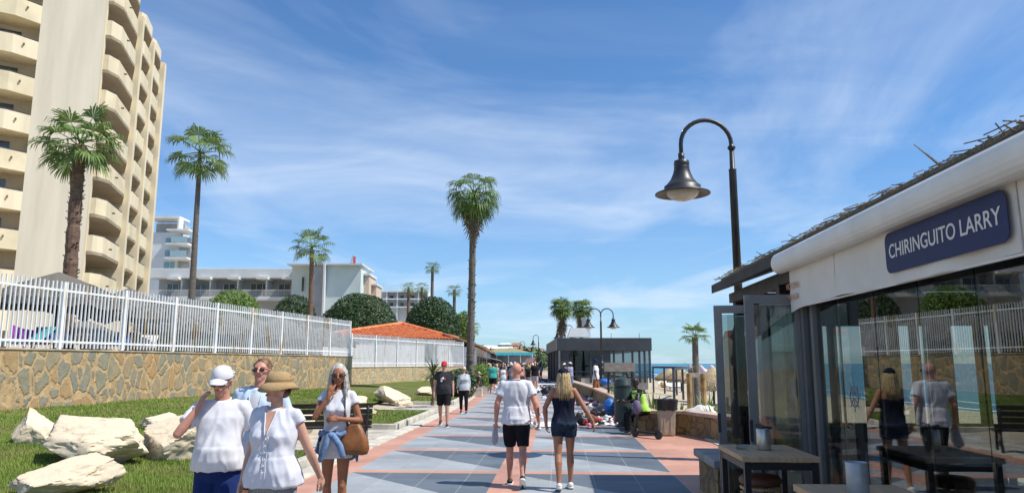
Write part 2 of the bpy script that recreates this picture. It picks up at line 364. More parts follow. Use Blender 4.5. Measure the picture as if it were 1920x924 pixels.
# crazy-paved stone material
def crazy(name, scale, cols, mortar, mw=.035, stretch=(1, 1, 1)):
    m = bpy.data.materials.new(name); m.use_nodes = True; nt = m.node_tree; p = nt.nodes['Principled BSDF']; p.inputs['Roughness'].default_value = .85
    tcn = nt.nodes.new('ShaderNodeTexCoord').outputs['Object']; v = mapping(nt, tcn, stretch)
    nz = nt.nodes.new('ShaderNodeTexNoise'); nz.inputs['Scale'].default_value = 3; nt.links.new(v, nz.inputs[0])
    va = nt.nodes.new('ShaderNodeVectorMath'); va.operation = 'MULTIPLY_ADD'; nt.links.new(nz.outputs['Color'], va.inputs[0]); va.inputs[1].default_value = (.22,) * 3; nt.links.new(v, va.inputs[2])
    nz2 = nt.nodes.new('ShaderNodeTexNoise'); nz2.inputs['Scale'].default_value = 16; nz2.inputs['Detail'].default_value = 4; nt.links.new(v, nz2.inputs[0]); va0 = va
    va = nt.nodes.new('ShaderNodeVectorMath'); va.operation = 'MULTIPLY_ADD'; nt.links.new(nz2.outputs['Color'], va.inputs[0]); va.inputs[1].default_value = (.075,) * 3; nt.links.new(va0.outputs[0], va.inputs[2])
    def vor(feat):
        n = nt.nodes.new('ShaderNodeTexVoronoi'); n.feature = feat; n.inputs['Scale'].default_value = scale; nt.links.new(va.outputs[0], n.inputs['Vector']); return n
    ve = vor('DISTANCE_TO_EDGE'); vc = vor('F1')
    edge = ramp(nt, ve.outputs['Distance'], [(mw, 0.0), (mw * 2.2, 1.0)])
    sx = nt.nodes.new('ShaderNodeSeparateColor'); nt.links.new(vc.outputs['Color'], sx.inputs[0])
    k = len(cols); cc = ramp(nt, sx.outputs[0], [(i / k, cols[i]) for i in range(k)], 'CONSTANT')
    cc = mix(nt, .55, cc, ramp(nt, noi(nt, tcn, 5, 6, .7), [(.3, (.35, .3, .22)), (.7, (1.0, .92, .8))]), 'MULTIPLY')
    rust = ramp(nt, noi(nt, mapping(nt, tcn, (1.2, 1.2, .3)), 1.5, 5, .6), [(.52, 0.0), (.68, .7)])
    cc = mix(nt, rust, cc, (.42, .22, .08))
    mcol = mix(nt, ramp(nt, noi(nt, tcn, 4, 6, .7), [(.35, 0.0), (.65, 1.0)]), tuple(c * .6 for c in mortar), mortar)
    nt.links.new(mix(nt, edge, mcol, cc), p.inputs['Base Color'])
    b = nt.nodes.new('ShaderNodeBump'); b.inputs['Strength'].default_value = .8; b.inputs['Distance'].default_value = .03
    nt.links.new(mth(nt, 'ADD', edge, mth(nt, 'MULTIPLY', noi(nt, tcn, 14, 5, .7), .6)), b.inputs['Height']); nt.links.new(b.outputs[0], p.inputs['Normal'])
    return m
wallm = crazy('crazy_stone', 2.3, [(.30, .29, .22), (.36, .31, .20), (.26, .27, .22), (.34, .31, .21), (.29, .28, .22), (.44, .31, .16), (.29, .28, .20)], (.55, .38, .19), .052, (1.1, 1.1, .68))
capm = mat('wall_cap', (.42, .34, .24), .9, .15, 2, .4, 20)
def wall_run(name, label, pts, ztop, zbot, w, m, cap=.05, capm_=capm, group=None, over=.03):
    t = thing(name, label, 'wall', (pts[0].x, pts[0].y, zbot), group)
    a = MB(); c = MB()
    for p0, p1 in zip(pts, pts[1:]):
        a.wbox((p0.x, p0.y, zbot), (p1.x, p1.y, zbot), ztop - zbot, w)
        c.wbox((p0.x, p0.y, ztop), (p1.x, p1.y, ztop), cap, w + 2 * over)
    a.build('wall_face', m, t); c.build('wall_cap', capm_, t, bevel=.01); return t
wall_run('stone_wall', 'long crazy paved stone wall in grey and orange under the taller white fence', [AN, A1, B0 - (B1 - B0) * .02], 2.12, -.2, .35, wallm)
wall_run('stone_wall', 'lower pale stone wall stepping down beyond the taller wall, under the far white fence', [B0 - (B1 - B0) * .03, B1], 1.50, -.2, .35,
         crazy('crazy_stone_pale', 2.6, [(.52, .43, .28), (.56, .48, .31), (.48, .41, .27), (.58, .46, .27), (.42, .38, .28)], (.60, .46, .26), .045, (1.2, 1.2, .7)))
# hotel terrace ground behind the walls
k = MB(); q0 = AN - RT * .1; k.add([(AN.x - .1, AN.y, 2.08), (A1.x - .1, A1.y, 2.08), (B0.x - .1, B0.y, 2.08), (B0.x - .1, 49, 2.08), (-120, 49, 2.08), (-120, AN.y, 2.08)], [(0, 1, 2, 3, 4, 5)])
k.add([(B0.x - .2, 49.01, 1.46), (B1.x - .2, B1.y, 1.46), (B1.x - .2, 190, 1.46), (-120, 190, 1.46), (-120, 49.01, 1.46)], [(0, 1, 2, 3, 4)])
struct(k.build('terrace_ground', mat('terrace', (.48, .43, .34), .9, .12, .8, .2, 10)))

# white picket fences
fwm = mat('white_fence_paint', (.78, .78, .77), .45, .04, 3)
nt = fwm.node_tree; p = nt.nodes['Principled BSDF']; tcn = nt.nodes.new('ShaderNodeTexCoord').outputs['Object']; src = p.inputs['Base Color'].links[0].from_socket
rust = ramp(nt, noi(nt, mapping(nt, tcn, (2.4, 2.4, .5)), 1.3, 3, .6), [(.58, 0.0), (.68, .8)]); nt.links.new(mix(nt, rust, src, (.55, .36, .14)), p.inputs['Base Color'])
def fence(label, a, b, zb, h, panel, pitch=.158):
    t = thing('picket_fence', label, 'fence', (a.x, a.y, zb)); d = b - a; L = d.length; d.normalize(); n = max(1, round(L / panel)); pl = L / n
    ang = math.atan2(d.y, d.x)
    for i in range(n + 1):
        q = a + d * pl * i; MB().box((q.x, q.y, zb + h * .5), (.10, .10, h), ang).build('post', fwm, t)
    for i in range(n):
        k = MB(); p0 = a + d * (pl * i + .05); p1 = a + d * (pl * (i + 1) - .05)
        for z in (.22, h - .26): k.beam((p0.x, p0.y, zb + z), (p1.x, p1.y, zb + z), .035, .06)
        m_ = round((pl - .1) / pitch)
        for j in range(m_):
            q = p0.lerp(p1, (j + .5) / m_); lean = rnd.uniform(-.006, .006)
            k.beam((q.x, q.y, zb + .04), (q.x + lean, q.y + lean, zb + h + rnd.uniform(-.02, .02)), .036, .036)
        k.build('picket_panel', fwm, t)
fence('tall white metal picket fence with rust stains on top of the long stone wall', AN + dA * 4, A1, 2.17, 2.0, 2.55)
fence('farther white metal picket fence standing lower, in front of the orange tiled roof', B0, B1, 1.55, 2.0, 3.0)
# ------------------------------------------------------------------ tall apartment hotel
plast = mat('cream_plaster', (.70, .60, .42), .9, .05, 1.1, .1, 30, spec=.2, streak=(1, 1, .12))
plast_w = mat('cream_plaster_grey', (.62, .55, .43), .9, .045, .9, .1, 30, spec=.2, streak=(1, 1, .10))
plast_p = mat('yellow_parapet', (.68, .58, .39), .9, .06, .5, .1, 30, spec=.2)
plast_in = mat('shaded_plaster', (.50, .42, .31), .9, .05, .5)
glassd = mat('window_glass', (.05, .065, .08), .08, .2, .6, spec=.8)
frame_d = mat('dark_rail', (.05, .05, .055), .5, .1, 3)
whitew = mat('white_wall', (.70, .70, .68), .85, .05, .4, .08, 20)
C0 = cw(-32.9, 56); dB = (FW - RT * .28).normalized(); nB = Vector((dB.y, -dB.x, 0))
dA_ = -(RT * 1.55 + FW).normalized(); nA = Vector((-dA_.y, dA_.x, 0))
Z0 = 1.6; ST = 2.95; NFL = 11; ZT = Z0 + ST * NFL + .4
hotel = thing('apartment_tower', 'tall cream apartment tower with stacked octagonal balconies behind the fence on the left', 'building', (C0.x, C0.y, Z0))
kB = math.hypot(.28, 1)
s1, s2, s3 = 9.7 * kB, 15.4 * kB, 21.6 * kB
a1 = math.hypot(1.55, 1) * 2.35
def Bp(s, o, z=0): return C0 + dB * s + nB * o + UP * z
def Ap(s, o, z=0): return C0 + dA_ * s + nA * o + UP * z
def block(mb, P, s0, s1_, o0, o1, z0, z1):
    q = [P(s0, o0), P(s1_, o0), P(s1_, o1), P(s0, o1)]
    ar = sum(q[i].x * q[(i + 1) % 4].y - q[(i + 1) % 4].x * q[i].y for i in range(4))
    if ar < 0: q = q[::-1]
    mb.prism([(v.x, v.y) for v in q], z0, z1)
core = MB()
block(core, Bp, .01, s3, -14, -2.2, Z0, ZT)                 # body behind the balconies
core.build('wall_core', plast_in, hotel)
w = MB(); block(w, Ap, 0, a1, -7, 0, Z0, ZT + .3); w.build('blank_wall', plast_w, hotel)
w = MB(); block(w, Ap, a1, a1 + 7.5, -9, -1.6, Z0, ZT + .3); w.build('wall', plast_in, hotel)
w = MB(); block(w, Ap, a1 + 7.5, a1 + 18, -9, .2, Z0, ZT + .3); w.build('wall', plast_w, hotel)
# vertical fins between the balcony columns
for s, fo_ in ((s1, .62), (s2, .5)): w = MB(); block(w, Bp, s - .35, s + .35, -2.3, fo_, Z0, ZT - .2); w.build('pier', plast, hotel)
w = MB(); block(w, Bp, s3 - .9, s3 + .02, -14, .52, Z0, ZT); w.build('end_wall', plast, hotel)
w = MB(); block(w, Bp, -.02, .5, -2.3, .02, Z0, ZT); w.build('pier', plast, hotel)
def balcony_poly(P, sa, sb, out, cf, cn=0.6):
    return [P(sa, -.1), P(sa, out * .45), P(sa + (sb - sa) * .18 * cn, out), P(sb - (sb - sa) * cf, out), P(sb, out * .12), P(sb, -.1)]
bays = [(.25, s1 - .35, .95, .34, 0), (s1 + .35, s2 - .35, .62, .34, 0), (s2 + .35, s3 - .9, .44, .36, 0)]
rail_m = frame_d
for bi, (sa, sb, out, cf, _) in enumerate(bays):
    for fl in range(NFL + 1):
        z = Z0 + fl * ST
        if bi and fl == NFL: pass
        par = MB(); pl = balcony_poly(Bp, sa, sb, out, cf)
        # parapet: a thick band that follows the outline; its floor slab closes it underneath
        top = z + 1.15 if fl < NFL else z + .9
        inner = balcony_poly(Bp, sa + .02, sb - .02, out - .17, cf)
        n = len(pl); o_ = len(par.v)
        for zz_ in (z - .35, top):
            for q in pl: par.v.append((q.x, q.y, zz_))
        for q in inner: par.v.append((q.x, q.y, top))
        for q in inner: par.v.append((q.x, q.y, z - .12))
        for i in range(n - 1):
            par.f.append((o_ + i, o_ + n + i, o_ + n + i + 1, o_ + i + 1)); par.f.append((o_ + n + i, o_ + 2 * n + i, o_ + 2 * n + i + 1, o_ + n + i + 1)); par.f.append((o_ + 2 * n + i, o_ + 3 * n + i, o_ + 3 * n + i + 1, o_ + 2 * n + i + 1))
        b = par.build('balcony', plast_p if (fl + bi) % 3 else plast, hotel)
        sl_ = MB(); q = [Bp(sa, -2.21)] + pl[1:-1] + [Bp(sb, -2.21)]; q = [(v.x, v.y) for v in q]
        ar = sum(q[i][0] * q[(i + 1) % len(q)][1] - q[(i + 1) % len(q)][0] * q[i][1] for i in range(len(q)))
        if ar < 0: q = q[::-1]
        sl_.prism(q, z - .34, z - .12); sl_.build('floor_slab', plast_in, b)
        if fl == NFL: continue
        r = MB(); ip = balcony_poly(Bp, sa, sb, out - .09, cf)[1:-1]
        for q0, q1 in zip(ip, ip[1:]): r.beam(q0 + UP * (top + .12), q1 + UP * (top + .12), .05)
        r.build('handrail', rail_m, b)
        d = MB(); block(d, Bp, sa + (sb - sa) * .18, sa + (sb - sa) * .62, -2.2, -2.12, z, z + 2.15); f = d.build('window', glassd, hotel)
        d = MB()
        for t in (.18, .40, .62): block(d, Bp, sa + (sb - sa) * t - .04, sa + (sb - sa) * t + .04, -2.13, -2.07, z, z + 2.2)
        d.build('window_frame', whitew, f)
    # closed bottoms and roof block
    w = MB(); block(w, Bp, sa, sb, -2.2, -.1, ZT - .3, ZT + .5 + (2.6 if bi == 0 else 0)); w.build('roof_block', plast, hotel)
for fl in range(NFL + 1):                                   # left column on the front face
    z = Z0 + fl * ST - .1
    b = MB(); pl = [Ap(a1 + .0, -1.6), Ap(a1, .02), Ap(a1 + 1.6, .75), Ap(a1 + 5.6, .75), Ap(a1 + 7.5, .02), Ap(a1 + 7.5, -1.6)]
    q = [(v.x, v.y) for v in pl]; ar = sum(q[i][0] * q[(i + 1) % 6][1] - q[(i + 1) % 6][0] * q[i][1] for i in range(6))
    if ar < 0: q = q[::-1]
    b.prism(q, z - .35, z + 1.1); o = b.build('balcony', plast_p if fl % 2 else plast, hotel)
    r = MB(); ip = [Ap(a1 + .1, -.1), Ap(a1 + 1.65, .6), Ap(a1 + 5.6, .6)]
    for q0, q1 in zip(ip, ip[1:]): r.beam(q0 + UP * (z + 1.22), q1 + UP * (z + 1.22), .05)
    r.build('handrail', rail_m, o)
    d = MB(); block(d, Ap, a1 + 1.2, a1 + 4.4, -1.6, -1.52, z + .6, z + 2.2); f = d.build('window', glassd, hotel)
    d = MB(); block(d, Ap, a1 + 2.75, a1 + 2.85, -1.53, -1.48, z + .6, z + 2.2); d.build('window_frame', whitew, f)
# rusty drain spouts
dr = mat('spout', (.2, .12, .06), .8)
for fl in range(NFL):
    for s in (a1 + .9,):
        q = Ap(s, .45, Z0 + fl * ST + .45); MB().tube([q, q + nA * .18], .07, 6).build('drain_spout', dr, hotel)
    q = Bp(2.0, 1.2, Z0 + fl * ST + .3); MB().tube([q, q + nB * .22], .07, 6).build('drain_spout', dr, hotel)

# ------------------------------------------------------------------ long white hotel behind the trees
white2 = mat('white_render', (.64, .66, .66), .85, .05, .3, .08, 20)
mint = mat('pale_green_render', (.60, .68, .66), .85, .04, .3, .08, 20)
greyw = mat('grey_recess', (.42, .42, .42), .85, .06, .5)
d0 = 100.0
lh = thing('long_hotel', 'long low white hotel with overhanging roof slab and railed balconies beyond the fence', 'building', cw(-44, d0, 1.5))
def X(px, d=d0): return (px - 960) / F * d * math.cos(PITCH)
def Zat(py, d=d0): return W(960, py, d).z
def cbox(mb, px0, px1, py0, py1, da, db, d=d0):
    """block between two photo columns and heights on the facade at distance d, running back"""
    x0, x1 = X(px0, d), X(px1, d); zt, zb = Zat(py0, d), Zat(py1, d)
    q = [cw(x0, da), cw(x1, da), cw(x1, db), cw(x0, db)]
    mb.prism([(v.x, v.y) for v in q], zb, zt)
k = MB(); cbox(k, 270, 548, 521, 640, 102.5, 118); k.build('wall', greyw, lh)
k = MB(); cbox(k, 268, 548, 503, 521, 100, 119); k.build('roof_slab', white2, lh, bevel=.05)
for px in (318, 378, 432, 487, 535):
    k = MB(); cbox(k, px - 12, px + 10, 519.5, 524, 99.2, 102); k.build('roof_bracket', whitew, lh)
k = MB(); cbox(k, 268, 548, 556, 562, 100.2, 102.6); k.build('balcony_slab', white2, lh, bevel=.03)
for px in (326, 381, 434, 489):
    k = MB(); cbox(k, px - 1.5, px + 1.5, 521, 556, 100.6, 102.5); k.build('partition', white2, lh)
for px in (290, 345, 400, 453, 508):
    k = MB(); cbox(k, px - 2, px + 33, 530, 556, 102.3, 102.5); f = k.build('window', glassd, lh)
    k = MB(); [cbox(k, q - .5, q + .5, 530, 556, 102.2, 102.35) for q in (px - 2, px + 9, px + 21, px + 33)]; k.build('window_frame', white2, f)
k = MB()
for py in (543, 556): cbox(k, 268, 546, py - .5, py + .5, 100.3, 100.36)
for i in range(180): px = 268 + i * 1.55; cbox(k, px, px + .35, 543, 556, 100.3, 100.36)
k.build('railing', whitew, lh)
k = MB(); cbox(k, 546, 588, 503, 660, 98.5, 112); k.build('wall', mint, lh)
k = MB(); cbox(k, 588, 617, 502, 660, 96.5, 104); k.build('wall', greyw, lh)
k = MB(); cbox(k, 617, 680, 503, 660, 97, 104); k.build('wall', mint, lh)
k = MB(); cbox(k, 613.5, 616.8, 500.5, 660, 96, 97.5); k.build('pier', whitew, lh)
k = MB(); cbox(k, 545, 684, 500.5, 503, 96.2, 104.5); k.build('parapet', white2, lh)
k = MB(); cbox(k, 566, 569, 522, 548, 98.3, 98.6); k.build('window', glassd, lh)
k = MB(); cbox(k, 548, 556, 487, 501, 104, 105.5); ch = k.build('chimney', whitew, lh)
k = MB(); cbox(k, 547, 557, 487, 489.5, 103.8, 105.7); k.build('chimney_cap', greyw, ch)
k = MB(); cbox(k, 680, 690, 517, 660, 99, 104); cbox(k, 690, 699, 533, 660, 101, 105); k.build('wall', mat('peach_wall', (.60, .47, .36), .9), lh)
k = MB(); cbox(k, 680, 692, 514, 518, 98.5, 104); cbox(k, 680, 701, 530.5, 533.5, 100.5, 105.5); k.build('stair_slab', white2, lh)
# rooftop mast with a red and white dish
mst = thing('rooftop_antenna', 'small lattice antenna with a red and white panel on the white hotel roof', 'antenna', cw(X(655, 108), 108, Zat(501, 108)))
k = MB(); a_, b_, c_ = cw(X(647, 108), 108, Zat(502, 108)), cw(X(663, 108), 108, Zat(502, 108)), cw(X(656, 108), 108, Zat(478, 108))
for q, r_ in ((a_, c_), (b_, c_), (a_.lerp(c_, .4), b_.lerp(c_, .4)), (a_, b_.lerp(c_, .4)), (b_, a_.lerp(c_, .7)), (a_.lerp(c_, .7), b_.lerp(c_, .7))): k.tube([q, r_], .07, 5)
k.build('mast', mat('mast_grey', (.55, .55, .56), .5, metal=.3), mst)
k = MB(); k.box(cw(X(658, 107.6), 107.6, Zat(489, 107.6)), (.35, .12, 1.3), YAW); k.build('panel', mat('red_panel', (.65, .12, .10), .6), mst)

# stepped white tower of balconies far behind
ft = thing('white_apartment_block', 'distant white apartment block with glass balconies right of the cream tower', 'building', cw(X(305, 150), 150, 1))
D = 150
def fb(n, m, *a, par=ft): k = MB(); cbox(k, *a, D); return k.build(n, m, par)
fb('wall', white2, 255, 313, 434, 700, 151, 156)
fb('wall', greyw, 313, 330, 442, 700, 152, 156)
fb('roof_frame', whitew, 255, 317, 405, 409, 150, 155); fb('roof_frame', whitew, 314, 317, 409, 434, 150, 152)
fb('wall', greyw, 255, 306, 412, 434, 154, 158)
for i, py in enumerate((432, 458, 484)):
    b = fb('balcony', whitew, 302, 344, py, py + 3, 148, 153)
    if i: fb('balcony_glass', mat('pale_glass', (.35, .48, .52), .2), 312, 342, py - 12, py - 1, 148.1, 148.2, par=b)
for py in (445, 468, 490):
    for px in (290, 301): f = fb('window', mat('teal_window', (.20, .38, .42), .15), px, px + 8, py, py + 12, 150.8, 151.1)

# white flats between the round trees
fl_ = thing('white_flats', 'white block of flats with a roof pergola between the two round trees', 'building', cw(X(750, 160), 160, 1))
D = 160
def fb2(n, m, *a, par=fl_): k = MB(); cbox(k, *a, D); return k.build(n, m, par)
fb2('wall', mat('bluish_white', (.66, .70, .74), .8), 704, 800, 546, 700, 161, 165)
for py in (546, 560, 575): fb2('balcony_slab', whitew, 702, 802, py, py + 1.8, 159, 162)
for px in (722, 742, 762, 782, 800): fb2('pier', whitew, px, px + 1.8, 546, 600, 159.2, 161.5)
for py in (551, 565):
    for px in (727, 747, 767, 787): f = fb2('window', glassd, px, px + 6, py + 2, py + 7, 160.8, 161.1)
k = MB()
for px in (712, 727, 745, 770): cbox(k, px, px + 1, 534, 546, 161, 161.4, D)
for py in (534, 538): cbox(k, 705, 772, py, py + 1, 161 + (py - 534), 161.4 + (py - 534), D)
k.build('roof_pergola', whitew, fl_)

# pool house with an orange tiled roof
tile_m = bpy.data.materials.new('roof_tile'); tile_m.use_nodes = True; nt = tile_m.node_tree; p = nt.nodes['Principled BSDF']; p.inputs['Roughness'].default_value = .8
tcn = nt.nodes.new('ShaderNodeTexCoord').outputs['Object']
nt.links.new(ramp(nt, noi(nt, tcn, 2.2, 4, .7), [(.3, (.46, .125, .045)), (.55, (.66, .21, .075)), (.75, (.72, .33, .16))]), p.inputs['Base Color'])
ph = thing('pool_house', 'low white pool house with a hipped orange tiled roof behind the far fence', 'building', cw(X(768, 66), 66, 1.46))
cl_, cr_ = cw(-15.2, 58), cw(-4.75, 66); bk = Vector((0, 0, 0)) + FW * 9 - RT * 4
c0_, c1_, c2_, c3_ = cl_, cr_, cr_ + bk, cl_ + bk
ze, za = Zat(636, 66), Zat(607, 66)
ap = cw(X(752, 67), 67, za)
k = MB(); k.prism([((v - (v - ap) * .06).x, (v - (v - ap) * .06).y) for v in (c0_, c1_, c2_, c3_)], 1.4, ze - .02); k.build('wall', whitew, ph)
k = MB(); ca, cb_ = [Vector((v.x, v.y, ze)) for v in (c0_, c1_)], None
cs = [Vector((v.x, v.y, ze)) for v in (c0_, c1_, c2_, c3_)]
def tiled(mb, a, b, apx, rowh=.42, colw=.34):      # barrel tiles as half-round ribs stepping up the slope
    e = (b - a); L = e.length; e.normalize(); mid = a + e * ((apx - a).dot(e)); H = (apx - mid); hl = H.length; up = H.normalized(); nrm = e.cross(up).normalized()
    if nrm.z < 0: nrm = -nrm
    tm = (apx - a).dot(e); n = int(L / colw)
    for i in range(n):
        t0 = (i + .5) * colw
        hmax = hl * (t0 / tm if t0 < tm else (L - t0) / (L - tm)); rows = max(1, int(hmax / rowh))
        for r in range(rows):
            h0 = r * rowh - (.08 if r == 0 else 0); h1 = min(hmax, (r + 1) * rowh + .04)
            base = a + e * t0; rs = []
            for h, lift in ((h0, .05), (h1, .0)):
                rs.append([base + up * h + e * (math.cos(PI * q / 4) * colw * .36) + nrm * (math.sin(PI * q / 4) * .10 + lift + .02) for q in range(5)])
            o_ = len(mb.v); mb.v += [tuple(v) for v in rs[0] + rs[1]]; mb.f += [(o_ + q, o_ + q + 1, o_ + 6 + q, o_ + 5 + q) for q in range(4)]; mb.f.append((o_, o_ + 1, o_ + 2, o_ + 3, o_ + 4))
for q in range(4):
    a_, b_ = cs[q], cs[(q + 1) % 4]; k.add([a_, b_, ap], [(0, 1, 2)])
    if q in (0, 1): tiled(k, a_, b_, ap)
rf = k.build('roof', tile_m, ph)
for q in range(4): MB().tube([cs[q] + UP * .1, ap + UP * .12], .14, 8).build('ridge_tiles', tile_m, rf)
for t in (.8,): k = MB(); q = cs[0].lerp(cs[1], t) + (ap - cs[0].lerp(cs[1], t)) * .05; k.box((q.x, q.y, 2.6), (1.2, .08, 1.6), math.atan2((cs[1] - cs[0]).y, (cs[1] - cs[0]).x)); k.build('window', glassd, ph)

# ------------------------------------------------------------------ foliage
def leafmat(name, c1, c2, c3, tr=.25):
    m = bpy.data.materials.new(name); m.use_nodes = True; nt = m.node_tree; p = nt.nodes['Principled BSDF']
    ge = nt.nodes.new('ShaderNodeNewGeometry'); nt.links.new(ramp(nt, ge.outputs['Random Per Island'], [(0, c1), (.55, c2), (1, c3)]), p.inputs['Base Color'])
    p.inputs['Roughness'].default_value = .55; p.inputs['Specular IOR Level'].default_value = .35
    if tr:
        t = nt.nodes.new('ShaderNodeBsdfTranslucent'); t.inputs[0].default_value = (*c3, 1); mx = nt.nodes.new('ShaderNodeMixShader'); mx.inputs[0].default_value = tr
        nt.links.new(p.outputs[0], mx.inputs[1]); nt.links.new(t.outputs[0], mx.inputs[2]); nt.links.new(mx.outputs[0], nt.nodes['Material Output'].inputs[0])
    return m
lf_dark = leafmat('dark_leaf', (.018, .045, .016), (.035, .075, .024), (.075, .13, .04), .15)
lf_lite = leafmat('light_leaf', (.07, .13, .02), (.13, .21, .035), (.20, .30, .06))
lf_palm = leafmat('palm_leaf', (.06, .12, .025), (.11, .19, .04), (.20, .28, .08))
lf_dry = leafmat('dry_palm_leaf', (.16, .11, .06), (.26, .19, .10), (.34, .27, .15), .1)
bark = mat('bark', (.16, .115, .08), .95, .2, 6, .9, 12)
bark_red = mat('palm_bark', (.20, .125, .085), .95, .25, 4, 1.0, 10, col2=(.075, .05, .035), streak=(1, 1, 4))
bark_grey = mat('palm_bark_grey', (.17, .145, .12), .95, .2, 4, 1.0, 10, col2=(.085, .07, .055), streak=(1, 1, 5))
def leaves_np(C, Rr, n, size, seed, shell=.55, zmin=-.6, lumps=26, lump=.22):
    rg = np.random.default_rng(seed); d = rg.normal(size=(n, 3)); d /= np.linalg.norm(d, axis=1)[:, None]
    ld = rg.normal(size=(lumps, 3)); ld /= np.linalg.norm(ld, axis=1)[:, None]
    dots = d @ ld.T; near = dots.max(axis=1); rr = 1 - lump + lump * np.clip((near - .6) / .4, 0, 1) ** .7
    dep = 1 - (1 - shell) * rg.random(n) ** 2.2
    p = d * (rr * dep)[:, None]; keep = p[:, 2] > zmin; p = p[keep]; d = d[keep]; n = len(p)
    P = p * np.array(Rr) + np.array(C)
    nv = d + rg.normal(size=(n, 3)) * .55; nv /= np.linalg.norm(nv, axis=1)[:, None]
    t = np.cross(nv, rg.normal(size=(n, 3))); t /= np.linalg.norm(t, axis=1)[:, None]; b = np.cross(nv, t)
    s_ = (size * (.6 + .8 * rg.random(n)))[:, None]
    V = np.stack([P - t * s_, P + b * s_ * .45, P + t * s_, P - b * s_ * .45], 1)
    return V.reshape(-1, 3)
def quads_obj(name, V, m, parent):
    V = V - np.array(parent_loc(parent)) if parent else V
    n = len(V) // 4; me = bpy.data.meshes.new(name); me.vertices.add(n * 4); me.vertices.foreach_set('co', V.astype(np.float32).ravel())
    me.loops.add(n * 4); me.loops.foreach_set('vertex_index', np.arange(n * 4)); me.polygons.add(n)
    me.polygons.foreach_set('loop_start', np.arange(n) * 4); me.polygons.foreach_set('loop_total', np.full(n, 4)); me.update(); me.validate(); me.materials.append(m)
    o = bpy.data.objects.new(name, me); COL.objects.link(o); o.parent = parent; return o
def round_tree(name, label, px, d, z0, ztop, rx, leafm, n, size, seed, lumps=30, lump=.2, cat='tree', group=None, ry=None, lobes=1, frac=.62):
    b = cw(X(px, d), d, z0); t = thing(name, label, cat, b, group); H = ztop - z0; rz = H * frac * .62; cz = ztop - rz
    rg = random.Random(seed); k = MB()
    k.tube([b, b + Vector((.1, 0, (cz - z0) * .6)), b + Vector((0, .1, cz - z0))], [rx * .07 + .08, rx * .055 + .05, rx * .04], 8)
    for q in range(7):
        an = q * .9; e = Vector((b.x + math.cos(an) * rx * .6, b.y + math.sin(an) * rx * .6, cz + rz * rg.uniform(-.1, .5)))
        k.tube([b + UP * (cz - z0) * .55, b.lerp(e, .5) + UP * (cz - z0) * .45, e], [rx * .035, rx * .025, .03], 5)
    k.build('trunk', bark, t, smooth=True)
    V = [leaves_np((b.x, b.y, cz), (rx, ry or rx, rz), n, size, seed, lumps=lumps, lump=lump, zmin=-.85)]
    for q in range(lobes - 1):
        an = rg.uniform(0, 2 * PI); V.append(leaves_np((b.x + math.cos(an) * rx * .55, b.y + math.sin(an) * rx * .55, cz + rg.uniform(-.5, .25) * rz), (rx * .62, rx * .62, rz * .72), n // 3, size, seed + q + 1, lumps=lumps, lump=lump))
    quads_obj('crown', np.concatenate(V), leafm, t); return t
TG = 'round dark trees behind the fence'
round_tree('round_tree', 'broad dark green round tree just left of the orange roof', 674, 82, 1.4, Zat(547, 82), 4.3, lf_dark, 26000, .15, 11, group=TG, lobes=3, lump=.2, lumps=60, frac=1.0)
round_tree('round_tree', 'dark green round tree standing over the right half of the orange roof', 810, 86, 1.4, Zat(555, 86), 3.5, lf_dark, 22000, .15, 12, group=TG, lobes=2, lump=.2, lumps=60, frac=1.0)
round_tree('round_tree', 'smaller dark shrub-like round tree beside the thin palm in front of the white hotel', 548, 84, 1.4, Zat(550, 84), 2.9, lf_dark, 13000, .15, 13, group=TG, lobes=3, frac=1.0)
round_tree('bushy_tree', 'bright yellow green feathery tree in front of the white hotel balconies', 428, 72, 1.4, Zat(541, 72), 3.3, lf_lite, 9000, .15, 14, lobes=5, lump=.4, frac=.8)
round_tree('bushy_tree', 'thin olive green tree by the tall palm trunk at the end of the orange roof', 868, 92, 1.0, Zat(580, 92), 1.3, lf_lite, 2500, .16, 15, lobes=3, lump=.45)
round_tree('bushy_tree', 'dark leafy tree filling the gap behind the thatched parasols and tall fence', 350, 62, 1.4, Zat(578, 62), 4.6, lf_dark, 12000, .17, 16, lobes=4, lump=.3, frac=1.0)
round_tree('bushy_tree', 'low dark bush mass behind the fence below the white hotel', 470, 68, 1.4, Zat(590, 68), 4.4, lf_dark, 12000, .17, 17, lobes=4, lump=.3, frac=1.0)

